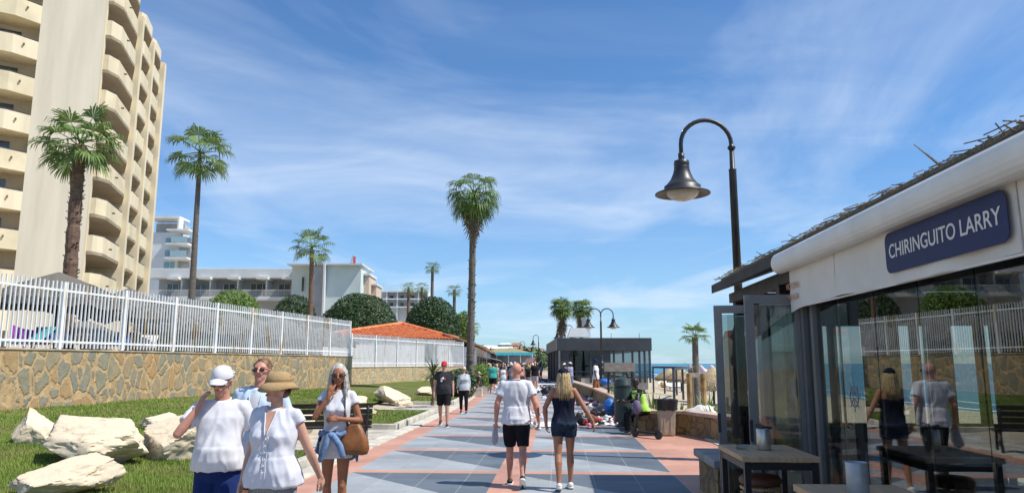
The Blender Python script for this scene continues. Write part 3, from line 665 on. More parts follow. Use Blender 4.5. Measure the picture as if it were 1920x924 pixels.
def frond(mb, o, az, el, L, fan, rg, n=20, droop=.5, drymb=None):
    """a fan palm leaf: bowed stalk, then pleated strips whose tips hang"""
    hd = Vector((math.cos(az), math.sin(az), 0)); p = [Vector(o)]; e = el
    for i in range(5):
        dr = hd * math.cos(e) + UP * math.sin(e); p.append(p[-1] + dr * L / 5); e -= droop * .16
    mb.tube(p, [.035 * fan, .028 * fan, .024 * fan, .02 * fan, .018 * fan, .015 * fan], 4)
    tip = p[-1]; dr = (p[-1] - p[-2]).normalized(); side = Vector((-hd.y, hd.x, 0)); nn = dr.cross(side)
    if nn.z < 0: nn = -nn
    for i in range(n):
        a = lerp(-1.75, 1.75, i / (n - 1)) + rg.uniform(-.05, .05); ln = fan * (1.0 - .16 * abs(a) / 1.9) * rg.uniform(.88, 1.08)
        q = dr * math.cos(a) + side * math.sin(a); q = (q + nn * .18 * abs(math.sin(a))).normalized()
        w = q.cross(nn).normalized() * fan * .042
        p0 = tip; p1 = p0 + q * ln * .55; q2 = (q * .8 - UP * (.30 + droop * .5) * rg.uniform(.4, 1.5)).normalized(); p2 = p1 + q2 * ln * .28; q3 = (q2 * .5 - UP * (.8 + droop * .6)).normalized(); p3 = p2 + q3 * ln * .24 * rg.uniform(.5, 1.5)
        o_ = len(mb.v); mb.v += [tuple(v) for v in (p0, p1 - w, p1 + w, p2 - w * .6, p2 + w * .6, p3)]
        mb.f += [(o_, o_ + 1, o_ + 2), (o_ + 1, o_ + 3, o_ + 4, o_ + 2), (o_ + 3, o_ + 5, o_ + 4)]
def palm(label, base, top, r0, r1, Rc, n=20, skirt=0, seed=1, group='tall fan palms', bk=bark_grey, elmin=-.6, droop=.6, strips=18, lean=None, shag=0, name='palm_tree', fanr=.50, sk=1.1):
    base = Vector(base); top = Vector(top); t = thing(name, label, 'palm tree', base, group); rg = random.Random(seed); k = MB()
    H = (top - base).length; N = max(20, int(H / .22)); pts = []; rad = []
    for i in range(N + 1):
        s = i / N; q = base.lerp(top, s); q += RT * (lean or 0) * math.sin(s * PI); pts.append(q)
        flare = 1 + .35 * math.exp(-s * 14); rr = lerp(r0, r1, s) * flare
        if shag: rr *= 1 + shag * (.5 * math.sin(i * 2.4) + .5 * math.sin(i * 5.1 + 1)) * (.4 + .8 * s)
        else: rr *= 1 + .035 * (i % 2)
        rad.append(rr)
    k.tube(pts, rad, 12)
    if shag:                                                # old leaf bases
        for i in range(int(H * 28 * shag * 6)):
            s = rg.random() ** .8; q = base.lerp(top, s) + RT * (lean or 0) * math.sin(s * PI); an = rg.uniform(0, 2 * PI); h_ = Vector((math.cos(an), math.sin(an), 0)); rr = lerp(r0, r1, s)
            k.beam(q + h_ * rr * .7, q + h_ * (rr + rg.uniform(.02, .10)) + UP * rg.uniform(.05, .16), .07, .03)
    k.build('trunk', bk, t, smooth=not shag)
    c = MB(); L = Rc * (1 - fanr)
    for i in range(n):
        az = i * 2.39996 + rg.uniform(-.2, .2); s = (i + .5) / n; el = lerp(1.35, elmin, s ** .85) + rg.uniform(-.12, .12)
        frond(c, top + UP * rg.uniform(-.05, .12) * Rc, az, el, L * rg.uniform(.9, 1.15), Rc * fanr, rg, strips, droop)
    c.build('crown', lf_palm, t)
    if skirt:
        c = MB()
        for i in range(skirt):
            az = i * 2.39996; z = rg.uniform(-.8, -.05) * Rc * sk
            frond(c, top + UP * z, az, rg.uniform(-1.45, -1.1), L * .5, Rc * fanr * .85, rg, 10, .3)
        c.build('dead_leaf_skirt', lf_dry, t)
    return t
def ppalm(label, pxb, pxt, pyt, d, z0, r0, r1, Rpx, **kw):
    b = cw(X(pxb, d), d, z0); tp = W(pxt, pyt, d); return palm(label, b, tp, r0, r1, Rpx / F * d, **kw)
ppalm('thick shaggy palm with rough reddish trunk against the cream tower, leftmost of the palms', 118, 150, 272, 29, 2.1, .27, .22, 92, n=24, seed=3, bk=bark_red, shag=.13, droop=.45, strips=24, elmin=-.75)
ppalm('slender leaning palm with smooth trunk just right of the cream tower', 352, 375, 292, 40, 2.1, .20, .115, 74, n=19, seed=4, bk=bark_grey, droop=.5, elmin=-.75, strips=22)
ppalm('palm with reddish trunk top in front of the white hotel', 580, 585, 468, 62, 1.5, .23, .17, 48, n=20, seed=5, bk=bark_red, droop=.35, elmin=-.6)
ppalm('tallest palm with a dense drooping crown beside the promenade lawn', 881, 888, 368, 41, .2, .22, .17, 66, n=44, seed=6, skirt=14, shag=.07, droop=1.1, elmin=-1.0, strips=16)
ppalm('palm rising highest behind the right round tree', 808, 811, 503, 105, 1, .28, .2, 20, n=22, seed=7, strips=12)
ppalm('left one of two low palms over the white flats', 764, 766, 541, 112, 1, .28, .2, 18, n=20, seed=8, strips=12, bk=bark_red)
ppalm('right one of two low palms over the white flats', 792, 791, 541, 118, 1, .28, .2, 18, n=20, seed=9, strips=12, bk=bark_red)
ppalm('short palm between the right round tree and the tallest palm', 851, 852, 545, 100, 1, .28, .2, 19, n=20, seed=10, strips=12)
ppalm('small dark palm close to the right of the tallest palm trunk', 884, 884, 615, 95, .5, .28, .2, 22, n=20, seed=19, strips=12)
ppalm('palm with a long brown skirt of dead leaves behind the pavilion, left of two', 1053, 1053, 578, 92, -.5, .26, .22, 29, n=46, seed=21, skirt=44, droop=.6, elmin=-.7, strips=16, fanr=.6, sk=1.7)
ppalm('palm with a short brown skirt behind the dark pavilion, right of the pair', 1090, 1090, 580, 95, -.5, .26, .22, 29, n=38, seed=22, skirt=34, droop=.6, elmin=-.6, strips=16, fanr=.6, sk=1.4)
ppalm('young palm tied between wooden stakes beside the beach', 1303, 1303, 632, 33, -.9, .16, .13, 33, n=22, seed=23, droop=.35, elmin=-.25, strips=18)
ppalm('bare storm battered young palm with torn leaves near the stakes', 1297, 1297, 690, 30, -.9, .07, .05, 22, n=5, seed=27, droop=.2, strips=9)
# far hillside and street backdrop
hillm = [mat('hill_house', c, .9, .05, .3) for c in ((.62, .60, .55), (.55, .50, .42), (.66, .66, .66), (.50, .36, .28))]
roofm = mat('far_roof', (.42, .22, .13), .9)
lab = ['pale', 'beige', 'white', 'terracotta']
for i in range(26):
    px = rnd.uniform(905, 1015); d = rnd.uniform(300, 620); x = X(px, d); b = cw(x, d); gz = ground_z(b.x, b.y); w_ = rnd.uniform(7, 12); h_ = rnd.uniform(3.5, 7); ci = i % 4
    t = thing('hillside_house', lab[ci] + ' house among trees on the far hillside at the end of the promenade', 'house', (b.x, b.y, gz), 'houses on the far hillside')
    k = MB(); k.box((b.x, b.y, gz + h_ / 2 - 1), (w_, w_ * .8, h_ + 2), rnd.uniform(-.4, .4)); k.build('wall', hillm[ci], t)
    k = MB(); k.box((b.x, b.y, gz + h_ + .6), (w_ * 1.08, w_ * .88, 1.4), 0, taper=.6); k.build('roof', roofm if i % 3 else hillm[2], t)
    k = MB()
    for q in range(3):
        for z in range(int(h_ // 3)): k.box((b.x - w_ * .3 + q * w_ * .3, b.y - w_ * .42, gz + 1.6 + z * 3), (1.3, .6, 1.5))
    k.build('window', glassd, t)
V = []
for i in range(240):
    px = rnd.uniform(700, 1040) if i % 2 else rnd.uniform(905, 1020); d = rnd.uniform(190, 640); b = cw(X(px, d), d); gz = ground_z(b.x, b.y); r_ = rnd.uniform(2, 4)
    V.append(leaves_np((b.x, b.y, gz + r_ * .8), (r_, r_, r_ * .9), 170, .75, 100 + i, zmin=-.5, lumps=8, lump=.3))
o = quads_obj('hillside_trees', np.concatenate(V), leafmat('hill_leaf', (.04, .07, .03), (.07, .105, .04), (.11, .15, .06), 0), None)
tag(o, 'distant green trees covering the far hillside', 'trees', kind='stuff')
# white shop row and awnings at the end of the lawn
def shop(label, pxa, da, pxb, db, ztop, m, awn=None, tr=None, name='beach_shop'):
    a_, b_ = cw(X(pxa, da), da), cw(X(pxb, db), db); dr = (b_ - a_).normalized(); nn = Vector((-dr.y, dr.x, 0)); t = thing(name, label, 'shop', (a_.x, a_.y, 0))
    k = MB(); k.prism([(v.x, v.y) for v in (a_, b_, b_ + nn * 6, a_ + nn * 6)], -.1, ztop); k.build('wall', m, t)
    k = MB(); k.add([a_ - nn * .9 - dr * .4 + UP * (ztop - .1), b_ - nn * .9 + UP * (ztop - .1), b_ + nn * 3 + UP * (ztop + 1.2), a_ + nn * 3 - dr * .4 + UP * (ztop + 1.2)], [(0, 1, 2, 3)]); k.build('roof', tr or roofm, t, solid=.15)
    n = 4
    for q in range(n):
        p_ = a_.lerp(b_, (q + .5) / n) - nn * .02; MB().box((p_.x, p_.y, 1.2), ((b_ - a_).length / n * .55, .08, 2.1), math.atan2(dr.y, dr.x)).build('shopfront', glassd, t)
    if awn:
        p0 = a_ + UP * 2.5; p1 = b_ + UP * 2.5; k = MB(); k.add([p0, p1, p1 - nn * 2 - UP * .45, p0 - nn * 2 - UP * .45], [(0, 1, 2, 3)]); k.build('awning', awn, t, solid=.04)
    return t
shop('low white shop with tiled roof just past the tallest palm', 893, 66, 912, 96, 3.2, whitew, mat('cream_awning', (.7, .66, .55), .8))
shop('far low white shop with a dull blue awning at the end of the lawn', 913, 98, 922, 135, 3.3, whitew, mat('blue_awning', (.08, .13, .32), .8))
t = thing('beach_bar', 'distant bar under a wide teal canopy across the end of the promenade', 'bar', cw(X(940, 125), 125, 0))
k = MB(); c_ = cw(X(942, 125), 125); k.box((c_.x, c_.y + 3, 3.35), (10.5, 6, .5), YAW, taper=.92); k.build('canopy', mat('teal_canvas', (.03, .30, .38), .7), t)
k = MB(); k.box((c_.x + .5, c_.y + 3.2, 3.9), (9, 4.5, .8), YAW, taper=.3); k.build('roof', mat('olive_thatch', (.30, .28, .15), .95), t)
for q in range(6): MB().tube([(c_.x - 5 + q * 2, c_.y + .3, 0), (c_.x - 5 + q * 2, c_.y + .3, 3.2)], .07, 6).build('post', whitew, t)
k = MB(); k.box((c_.x + .2, c_.y + 4, 1.5), (9.6, 3, 3), YAW); k.build('wall', greyw, t)
t = thing('sun_canopy', 'slanting pink and grey canvas at the right end of the teal canopy', 'awning', cw(X(990, 112), 112, 0))
k = MB(); q = [cw(X(982, 112), 112, Zat(681, 112)), cw(X(1000, 112), 112, Zat(680, 112)), cw(X(1003, 112), 112, Zat(669, 112)), cw(X(988, 112), 112, Zat(672, 112))]; k.add([v for v in q] , [(0, 1, 2, 3)]); k.build('canvas', mat('pink_canvas', (.5, .32, .33), .8), t, solid=.05)
for v in q: MB().tube([(v.x, v.y, 0), v], .04, 5).build('pole', greyw, t)
# ------------------------------------------------------------------ dark flat roofed pavilion
def PX(px, py, x):                     # point seen at a pixel, on the plane world X = x
    r = ray(px, py); return Vector((0, 0, EYE)) + r * (x / r.x)
anth = mat('anthracite_panel', (.045, .052, .062), .55, .1, .6)
anth2 = mat('anthracite_light', (.17, .165, .155), .6, .08, .6)
concrete = mat('concrete', (.42, .40, .36), .9, .08, .6, .2, 12)
def glassmat(name, tint, ior=1.5, rough=0.0):
    m = bpy.data.materials.new(name); m.use_nodes = True; nt = m.node_tree; nt.nodes.remove(nt.nodes['Principled BSDF'])
    t = nt.nodes.new('ShaderNodeBsdfTransparent'); t.inputs[0].default_value = (*tint, 1); g_ = nt.nodes.new('ShaderNodeBsdfGlossy'); g_.inputs['Roughness'].default_value = rough
    f = nt.nodes.new('ShaderNodeFresnel'); ge = nt.nodes.new('ShaderNodeNewGeometry'); nt.links.new(mth(nt, 'MULTIPLY_ADD', ge.outputs['Backfacing'], 1 / ior - ior, ior), f.inputs[0]); mx = nt.nodes.new('ShaderNodeMixShader')
    nt.links.new(f.outputs[0], mx.inputs[0]); nt.links.new(t.outputs[0], mx.inputs[1]); nt.links.new(g_.outputs[0], mx.inputs[2]); nt.links.new(mx.outputs[0], nt.nodes['Material Output'].inputs[0]); return m
clear = glassmat('clear_glass', (.60, .64, .62), 2.0)
smoked = glassmat('pavilion_glass', (.55, .6, .62), 1.5)
DP = 65.0
pc = cw(X(1047, DP), DP); pr = cw(X(1222, DP), DP); back = Vector((-.055, 1, 0)) * 22
pav_ = thing('pavilion', 'anthracite flat roofed glass pavilion restaurant on the right of the promenade', 'building', (pc.x, pc.y, -.4))
zr, zf = Zat(633, DP), Zat(657, DP)
k = MB(); k.prism([(v.x, v.y) for v in (pc - RT * .1, pr + RT * .05, pr + back, pc + back - RT * .1)], zf, zr); k.build('fascia', anth, pav_, bevel=.03)
k = MB(); q = [pc - RT * .16 - FW * .02, pc - RT * .101 - FW * .02, pc + back - RT * .101, pc + back - RT * .16]; k.prism([(v.x, v.y) for v in q], zf + .02, zr - .02); k.build('side_fascia', anth2, pav_)
k = MB(); k.prism([(v.x, v.y) for v in (pc + FW * .3 + RT * 2, pr + FW * .3 - RT * .3, pr + back - RT * .3, pc + back + RT * 2)], -1.5, .55); k.build('base_wall', concrete, pav_)
k = MB(); k.prism([(v.x, v.y) for v in (pc + FW * 5 + RT * .4, pc + FW * 5 + RT * 5.2, pc + back + RT * 5.2, pc + back + RT * .4)], .5, zf - .01); k.build('inner_wall', mat('dark_interior', (.06, .06, .065), .7), pav_)
for i, t in enumerate((0, .07, .35, .52, .60, .70, .80, .875, .93, .985)):
    q = pc.lerp(pr, t) + FW * .25; k = MB(); k.box((q.x, q.y, (zf + .1) / 2), (.16 if t not in (.07, .52) else .7, .16, zf - .1), YAW); k.build('mullion', anth, pav_)
for i in range(9):
    q = pc + back * (i / 8) + RT * .08; k = MB(); k.box((q.x, q.y, zf / 2), (.16, .35, zf), YAW); k.build('mullion', anth if i % 2 else anth2, pav_)
for i in range(8):
    a_ = pc.lerp(pr, i / 8) + FW * .3; b_ = pc.lerp(pr, (i + 1) / 8) + FW * .3; MB().wbox((a_.x, a_.y, .5), (b_.x, b_.y, .5), zf - .5, .02).build('pane', smoked, pav_)
k = MB(); a_ = pc + RT * .3; b_ = pr; 
for z in (1.05, .62): k.beam((a_.x, a_.y, z), (b_.x, b_.y, z), .06)
for i in range(40): q = a_.lerp(b_, i / 39); k.beam((q.x, q.y, .4), (q.x, q.y, 1.05), .02)
k.build('railing', anth, pav_)
k = MB(); a_ = cw(X(1100, 74), 74, Zat(632, 74)); k.tube([a_, a_ + UP * 1.7], .42, 12); k.tube([a_ + UP * 1.7, a_ + UP * 1.95], .5, 12); k.build('flue', mat('steel', (.62, .64, .66), .35, metal=.6), pav_)
k = MB(); c_ = cw(X(1085, 74), 74, Zat(630, 74)); k.box(c_ + UP * .35, (2.2, 1.2, .9), YAW, taper=.7); k.build('roof_unit', whitew, pav_)
for px in (1147, 1200): k = MB(); q = cw(X(px, 70), 70, zr); k.beam(q, q + UP * .6, .04); k.build('aerial', anth, pav_)
# pergola frame of dark posts to the right of the pavilion
pg = thing('pergola', 'open black metal pergola frame between the pavilion and the beach', 'pergola', cw(X(1240, 60), 60, -1.2))
P0, P1, P2 = cw(X(1224, 58), 58), cw(X(1292, 52), 52), cw(X(1262, 40), 40)
zb_ = Zat(688, 58)
for q in (P0, P0.lerp(P1, .33), P0.lerp(P1, .66), P1, P2, P2.lerp(P1, .5)): MB().beam((q.x, q.y, -1.6), (q.x, q.y, zb_), .12).build('post', anth, pg)
k = MB(); k.beam((P0.x, P0.y, zb_), (P1.x, P1.y, zb_), .14); k.beam((P1.x, P1.y, zb_), (P2.x, P2.y, zb_), .14); k.beam((P0.x, P0.y, zb_ - .9), (P1.x, P1.y, zb_ - .9), .05); k.build('beam', anth, pg)
# promenade parapets on the right
wallr = crazy('seat_wall_stone', 3.4, [(.33, .24, .12), (.26, .20, .11), (.38, .28, .14), (.22, .19, .13), (.31, .25, .15)], (.22, .16, .09), .03)
pinkcap = mat('pink_wall_cap', (.50, .36, .28), .85, .12, 2, .3, 20)
seg = [cw(X(1195, 19.3), 19.3), cw(X(1290, 19.0), 19.0), Vector((5.3, 13.6, 0))]
wall_run('seat_wall', 'low stone seat wall with pink cap, bending behind the beige bin', seg, .50, -.9, .42, wallr, .08, pinkcap, over=.05)
pts = [Vector((2.25 + shift(y), y, 0)) for y in (19.7, 24, 30, 36, 42, 48, 54, 60)]
wall_run('seat_wall', 'long low pink capped wall running away beside the street sellers', pts, .50, -.9, .40, wallr, .08, pinkcap, over=.05)
t = thing('seat_wall', 'short block of stone wall with grey slab top at the edge of the bar terrace', 'wall', (3, 10.3, 0))
k = MB(); k.box((3.1, 10.35, .2), (2.2, 1.25, .5)); k.build('wall_face', wallr, t); k = MB(); k.box((3.1, 10.35, .50), (2.32, 1.4, .10)); k.build('wall_cap', mat('grey_slab', (.34, .33, .31), .85, .12, 2, .3, 20), t, bevel=.015)

# ------------------------------------------------------------------ street lamps
lampm = mat('lamp_black', (.022, .022, .026), .42, .2, 3, .15, 30, spec=.5)
domem = mat('lamp_dome', (.48, .44, .38), .25, .08, 2, spec=.6)
def lamp(label, base, arms, name='street_lamp', S=1.0, group=None):
    t = thing(name, label, 'street lamp', base, group); H = 6.02 * S
    k = MB(); k.lathe([(r * S, z * S) for r, z in ((.26, 0), (.26, .12), (.22, .16), (.24, .3), (.235, .55), (.17, .72), (.19, .78), (.15, .84), (.145, 1.25), (.20, 1.32), (.21, 1.42), (.17, 1.5), (.15, 1.75), (.20, 1.82), (.15, 1.9), (.09, 2.1), (.085, 2.3), (.11, 2.34), (.085, 2.4))], n=18)
    for i in range(12):
        a_ = i * PI / 6; k.beam((math.cos(a_) * .15 * S, math.sin(a_) * .15 * S, .85 * S), (math.cos(a_) * .15 * S, math.sin(a_) * .15 * S, 1.25 * S), .03 * S)
    k.build('base', lampm, t, smooth=False, world=False)
    k = MB(); k.lathe([(.08 * S, 2.35 * S), (.072 * S, 5.0 * S), (.078 * S, 5.02 * S), (.05 * S, 5.04 * S), (.045 * S, 5.5 * S)], n=14); k.lathe([(.065 * S, 5.42 * S), (.08 * S, 5.46 * S), (.05 * S, 5.5 * S), (.03 * S, 5.56 * S)], n=12); k.build('pole', lampm, t, smooth=True, world=False)
    for ax in arms:
        dv = ax.normalized(); r = .49 * S; pts = []
        for i in range(15):
            a_ = PI * i / 14; pts.append(dv * (r - r * math.cos(a_)) + UP * (5.52 * S + r * math.sin(a_)))
        pts = [UP * 5.3 * S] + pts + [dv * 2 * r + UP * 5.18 * S]
        k = MB(); k.tube(pts, .042 * S, 10); k.build('arm', lampm, t, smooth=True, world=False)
        c = dv * 2 * r + UP * 5.24 * S
        k = MB(); k.lathe([(x * S, z * S) for x, z in ((.03, .1), (.06, .1), (.06, 0), (.05, -.02), (.14, -.05), (.15, -.13), (.135, -.15), (.15, -.17), (.145, -.2), (.17, -.3), (.22, -.42), (.31, -.53), (.345, -.55), (.345, -.62), (.52, -.69), (.525, -.71), (.50, -.715), (.34, -.66), (.1, -.6))], c, 28); h = k.build('lamp_shade', lampm, t, smooth=True, world=False)
        k = MB(); k.ell(c + UP * -.64 * S, (.32 * S, .32 * S, .2 * S), n=24, m=12); k.build('diffuser', domem, h, smooth=True, world=False)
    return t
lamp('large black street lamp with one curved arm rising behind the restaurant roof', cw(X(1391, 13.8), 13.8, .42), [-RT])
lamp('black double armed street lamp in front of the dark pavilion, nearer of the two doubles', cw(X(1128, 58), 58, 0), [RT, -RT])
lamp('black double armed street lamp at the left corner of the pavilion before the palms', cw(X(1060, 84), 84, 0), [(RT - FW * .6), -(RT - FW * .6)])
lamp('distant single armed black lamp left of the pavilion over the crowd', cw(X(1010, 112), 112, 0), [-RT + FW * .7])
lamp('small distant black lamp rising before the teal canopy', cw(X(984, 146), 146, 0), [-RT + FW * .3])
lamp('faint far black lamp left of the one before the teal canopy', cw(X(971, 175), 175, 0), [-RT])

# ------------------------------------------------------------------ beach bar restaurant on the right
alu = mat('grey_aluminium', (.20, .20, .20), .42, .06, 2, metal=.35)
darkw = mat('dark_wood', (.035, .028, .022), .6, .2, 3, .2, 20)
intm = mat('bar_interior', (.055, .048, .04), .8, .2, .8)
canvas = mat('cream_canvas', (.74, .70, .62), .85, .04, 1.2, .12, 60)
wht = mat('white_vinyl', (.78, .75, .68), .5, .04, 2)
thatch = mat('thatch', (.34, .27, .17), .95, .25, 5, .8, 30, col2=(.12, .09, .06), streak=(8, 8, 1))
bar = thing('beach_restaurant', 'glass walled beach restaurant with thatched roof and cream awning on the right', 'restaurant', (4.5, 5, 0))
YE = 7.13; XG = 2.37
k = MB(); k.box((4.5, 3.8, -.6), (4.4, 15.8, 1.3)); k.build('floor', mat('bar_floor', (.20, .17, .14), .5, .1, 1.5), bar)
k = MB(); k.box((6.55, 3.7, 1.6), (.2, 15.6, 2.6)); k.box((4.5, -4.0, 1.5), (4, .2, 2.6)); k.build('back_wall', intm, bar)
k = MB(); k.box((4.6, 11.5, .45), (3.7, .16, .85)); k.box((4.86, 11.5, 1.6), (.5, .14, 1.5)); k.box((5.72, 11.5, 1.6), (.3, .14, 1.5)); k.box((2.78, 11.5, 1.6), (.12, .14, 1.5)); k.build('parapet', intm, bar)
for x in (3.5, 4.15, 5.36, 6.3): MB().box((x, 11.5, 1.6), (.09, .15, 1.6)).build('post', darkw, bar)
k = MB(); k.box((4.6, 11.5, 2.56), (3.75, .18, .5)); k.box((2.72, 3.75, 2.74), (.12, 15.6, .14)); k.build('beam', darkw, bar)
for y in (1.5, 4.0, 6.5, 9.0): MB().beam((2.65, y, 2.62), (6.4, y, 2.72), .14).build('beam', darkw, bar)
MB().beam((5.0, 7.8, 2.45), (6.0, 7.8, 1.35), .10).build('brace', darkw, bar)
MB().beam((6.05, 7.8, .06), (6.05, 7.8, 2.7), .13).build('post', darkw, bar)
# thatched roof slab with its dark eave board
ye0, ye1 = -3.5, 11.75; ex = 2.44; ez = 2.965
k = MB(); rs = []
for y in (ye0, ye1): rs.append([(ex, y, ez - .13), (ex, y, ez), (4.7, y, ez + .8), (7.1, y, ez), (7.1, y, ez - .13), (4.7, y, ez + .66)])
k.rings(rs); rf = k.build('roof', mat('roof_board', (.045, .036, .03), .7, .2, 2, .3, 15), bar)
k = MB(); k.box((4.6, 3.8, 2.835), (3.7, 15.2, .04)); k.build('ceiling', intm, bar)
k = MB()
for i in range(1500):
    y = rnd.uniform(ye0, ye1 - .1) ; s = rnd.random() ** 1.6; x = ex + .10 + s * 2.4; z = ez + .055 + (x - ex) * .36
    L = rnd.uniform(.08, .28); up = rnd.uniform(-.03, .05) if rnd.random() < .975 else rnd.uniform(.05, .16)
    cl2_ = .5 + noise.noise((y * 1.3, 3, 1)); up *= .5 + cl2_
    k.beam((x, y, z + rnd.uniform(-.03, .02) * (1 + cl2_)), (x - L * .6, y + rnd.uniform(-.07, .07), z + up * .6 - L * .22), 0.009, .006)
k.tube([(ex + .3, 5.2, ez + .12), (ex + .18, 5.15, ez + .2), (ex + .12, 5.25, ez + .33)], [.01, .008, .003], 5)
k.build('thatch', thatch, rf)
k = MB(); k.rings([[(ex + .12, y, ez + .055), (ex + .14, y, ez + .10), (4.7, y, ez + .86), (4.7, y, ez + .81)] for y in (ye0, ye1 - .12)]); k.build('thatch_layer', thatch, rf)
# awning: cassette and hanging valance
awn = thing('awning', 'cream canvas awning with round cassette and blue restaurant name along the glass front', 'awning', (2.55, 3, 2.7))
k = MB(); c_ = [(2.18 + .075 * math.cos(a_) * (1 if math.cos(a_) < 0 else 1.6), 2.716 + .10 * math.sin(a_)) for a_ in [i * 2 * PI / 18 for i in range(18)]]
k.rings([[(x, y, z) for x, z in c_] for y in (-3.2, 7.33)]); k.build('cassette', wht, awn, smooth=False, bevel=.008)
k = MB(); 
def val(u_, v_):
    y = lerp(-3.2, 7.22, u_); z = lerp(2.275, 2.66, v_); w_ = (1 - v_) * (.014 * math.sin(y * 5.1) + .009 * math.sin(y * 12.3 + 1)) 
    return (2.25 + w_, y, z + (1 - v_) * (.008 * math.sin(y * 2.3) - .035 * smooth01((y - 6.6) / .6)))
k.grid(val, 240, 6); k.build('valance', canvas, awn, solid=.006)
for y in (6.05, 3.65, 1.65): MB().box((2.243, y, 2.465), (.004, .010, .36)).build('seam', mat('seam', (.62, .58, .50), .8), awn)
MB().box((2.262, 1.9, 2.272), (.018, 10.2, .014)).build('hem_bar', wht, awn)
navy = mat('navy_print', (.018, .03, .10), .6, .05)
y0s, y1s = PX(1660, 480, 2.22).y, PX(1888, 400, 2.22).y
k = MB(); ym, hw, hh = (y0s + y1s) / 2, (y0s - y1s) / 2, .135; zm = 2.476; rr = .06; out = []
for cx_, cy_, a0 in ((1, 1, 0), (-1, 1, 90), (-1, -1, 180), (1, -1, 270)):
    for q in range(7): a_ = R(a0 + q * 15); out.append((cx_ * (hw - rr) + rr * math.cos(a_), cy_ * (hh - rr) + rr * math.sin(a_)))
k.rings([[(x, ym + u_, zm + v_) for u_, v_ in out] for x in (2.222, 2.226)]); sg = k.build('name_panel', navy, awn)
def text(body, size, loc, m, parent, name='lettering', ext=.002, off=0.0, sx=1.0, sp_=1.0, M=None):
    cu = bpy.data.curves.new(name, 'FONT'); cu.body = body; cu.size = size; cu.extrude = ext; cu.offset = off; cu.align_x = 'CENTER'; cu.align_y = 'CENTER'; cu.space_character = sp_
    cu.materials.append(m); o = bpy.data.objects.new(name, cu); COL.objects.link(o)
    me = bpy.data.meshes.new_from_object(o.evaluated_get(bpy.context.evaluated_depsgraph_get())); bpy.data.objects.remove(o); o = bpy.data.objects.new(name, me); COL.objects.link(o)
    if not me.materials: me.materials.append(m)
    M = M or Matrix(((0, 0, -1), (-1, 0, 0), (0, 1, 0)))
    o.matrix_world = Matrix.Translation(Vector(loc) - (parent_loc(parent) if parent else Vector())) @ M.to_4x4() @ Matrix.Diagonal((sx, 1, 1, 1)); o.parent = parent; return o
lett = mat('cream_letter', (.74, .72, .66), .7, .02)
text('CHIRINGUITO LARRY', .130, (2.2205, ym, zm + .003), lett, sg, ext=.0006, off=.0012)
om = mat('faded_orange_print', (.62, .30, .17), .8, .05)
ty = PX(1487, 545, 2.23).y
text('VICTORIA', .080, (2.222, ty, PX(1487, 536, 2.23).z), om, awn, ext=.0006, off=.0008); text('MÁLAGA', .080, (2.222, ty, PX(1487, 555, 2.23).z - .01), om, awn, ext=.0006, off=.0008)
# frameless glass panels and frames
gy = [YE, 6.4, 5.65, 4.97, 4.3, 3.57, 2.8, 2.0, 1.2, .4, -.4, -1.2]
for a_, b_ in zip(gy, gy[1:]):
    MB().box((XG, (a_ + b_) / 2, 1.22), (.012, abs(a_ - b_) - .012, 2.32)).build('glass_panel', clear, bar)
    MB().box((XG + .012, b_, 1.22), (.012, .010, 2.32)).build('panel_edge', mat('edge_strip', (.16, .18, .17), .3), bar)
MB().box((XG, 2.95, .07), (.08, 8.4, .03)).build('bottom_track', alu, bar); MB().box((XG + .01, 2.95, 2.43), (.10, 8.4, .10)).build('top_track', alu, bar)
for y in (YE + .06, YE - .2): MB().box((XG, y, 1.24), (.08, .075, 2.4)).build('frame_post', alu, bar)
def leaf(a_, b_, z1=2.48, w_=.085, label=None):
    a_ = Vector((*a_, .06)); b_ = Vector((*b_, .06)); d = (b_ - a_).normalized(); H = z1 - .06; ang = math.atan2(d.y, d.x)
    k = MB(); 
    for q in (a_ + d * w_ / 2, b_ - d * w_ / 2): k.box((q.x, q.y, .06 + H / 2), (w_, .05, H), ang)
    m_ = (a_ + b_) / 2; L = (b_ - a_).length - 2 * w_ - .002
    k.box((m_.x, m_.y, z1 - w_ / 2), (L, .05, w_), ang); k.box((m_.x, m_.y, .06 + .09), (L, .05, .18), ang)
    f = k.build('door', alu, bar); MB().box((m_.x, m_.y, .06 + (H + .1) / 2), (L, .012, H - .30), ang).build('glass', clear, f)
    q = a_ + d * .04 if a_.x < b_.x else b_; MB().box((q.x - .03, q.y, 1.12), (.03, .05, .2), ang).build('handle', lampm, f)
leaf((1.73, 8.27), (2.26, 8.2), 2.38); leaf((1.83, 7.33), (2.38, 7.27), 2.41); leaf((2.10, 7.72), (2.38, 7.36), 2.4); leaf((2.19, 8.06), (2.44, 7.5), 2.4); leaf((2.87, 9.05), (2.89, 8.35), 2.4)
# round logo etched on the glass
lg = MB()
for i in range(24): a_ = i * PI / 12; b_ = (i + 1) * PI / 12; lg.beam((XG - .012, 6.13 + .08 * math.cos(a_), 1.49 + .08 * math.sin(a_)), (XG - .012, 6.13 + .08 * math.cos(b_), 1.49 + .08 * math.sin(b_)), .008)
for i in range(8): a_ = i * PI / 4; lg.beam((XG - .012, 6.13 + .02 * math.cos(a_), 1.49 + .02 * math.sin(a_)), (XG - .012, 6.13 + .12 * math.cos(a_), 1.49 + .12 * math.sin(a_)), .006)
lg.build('wheel_decal', mat('decal', (.25, .27, .27), .7), bar)
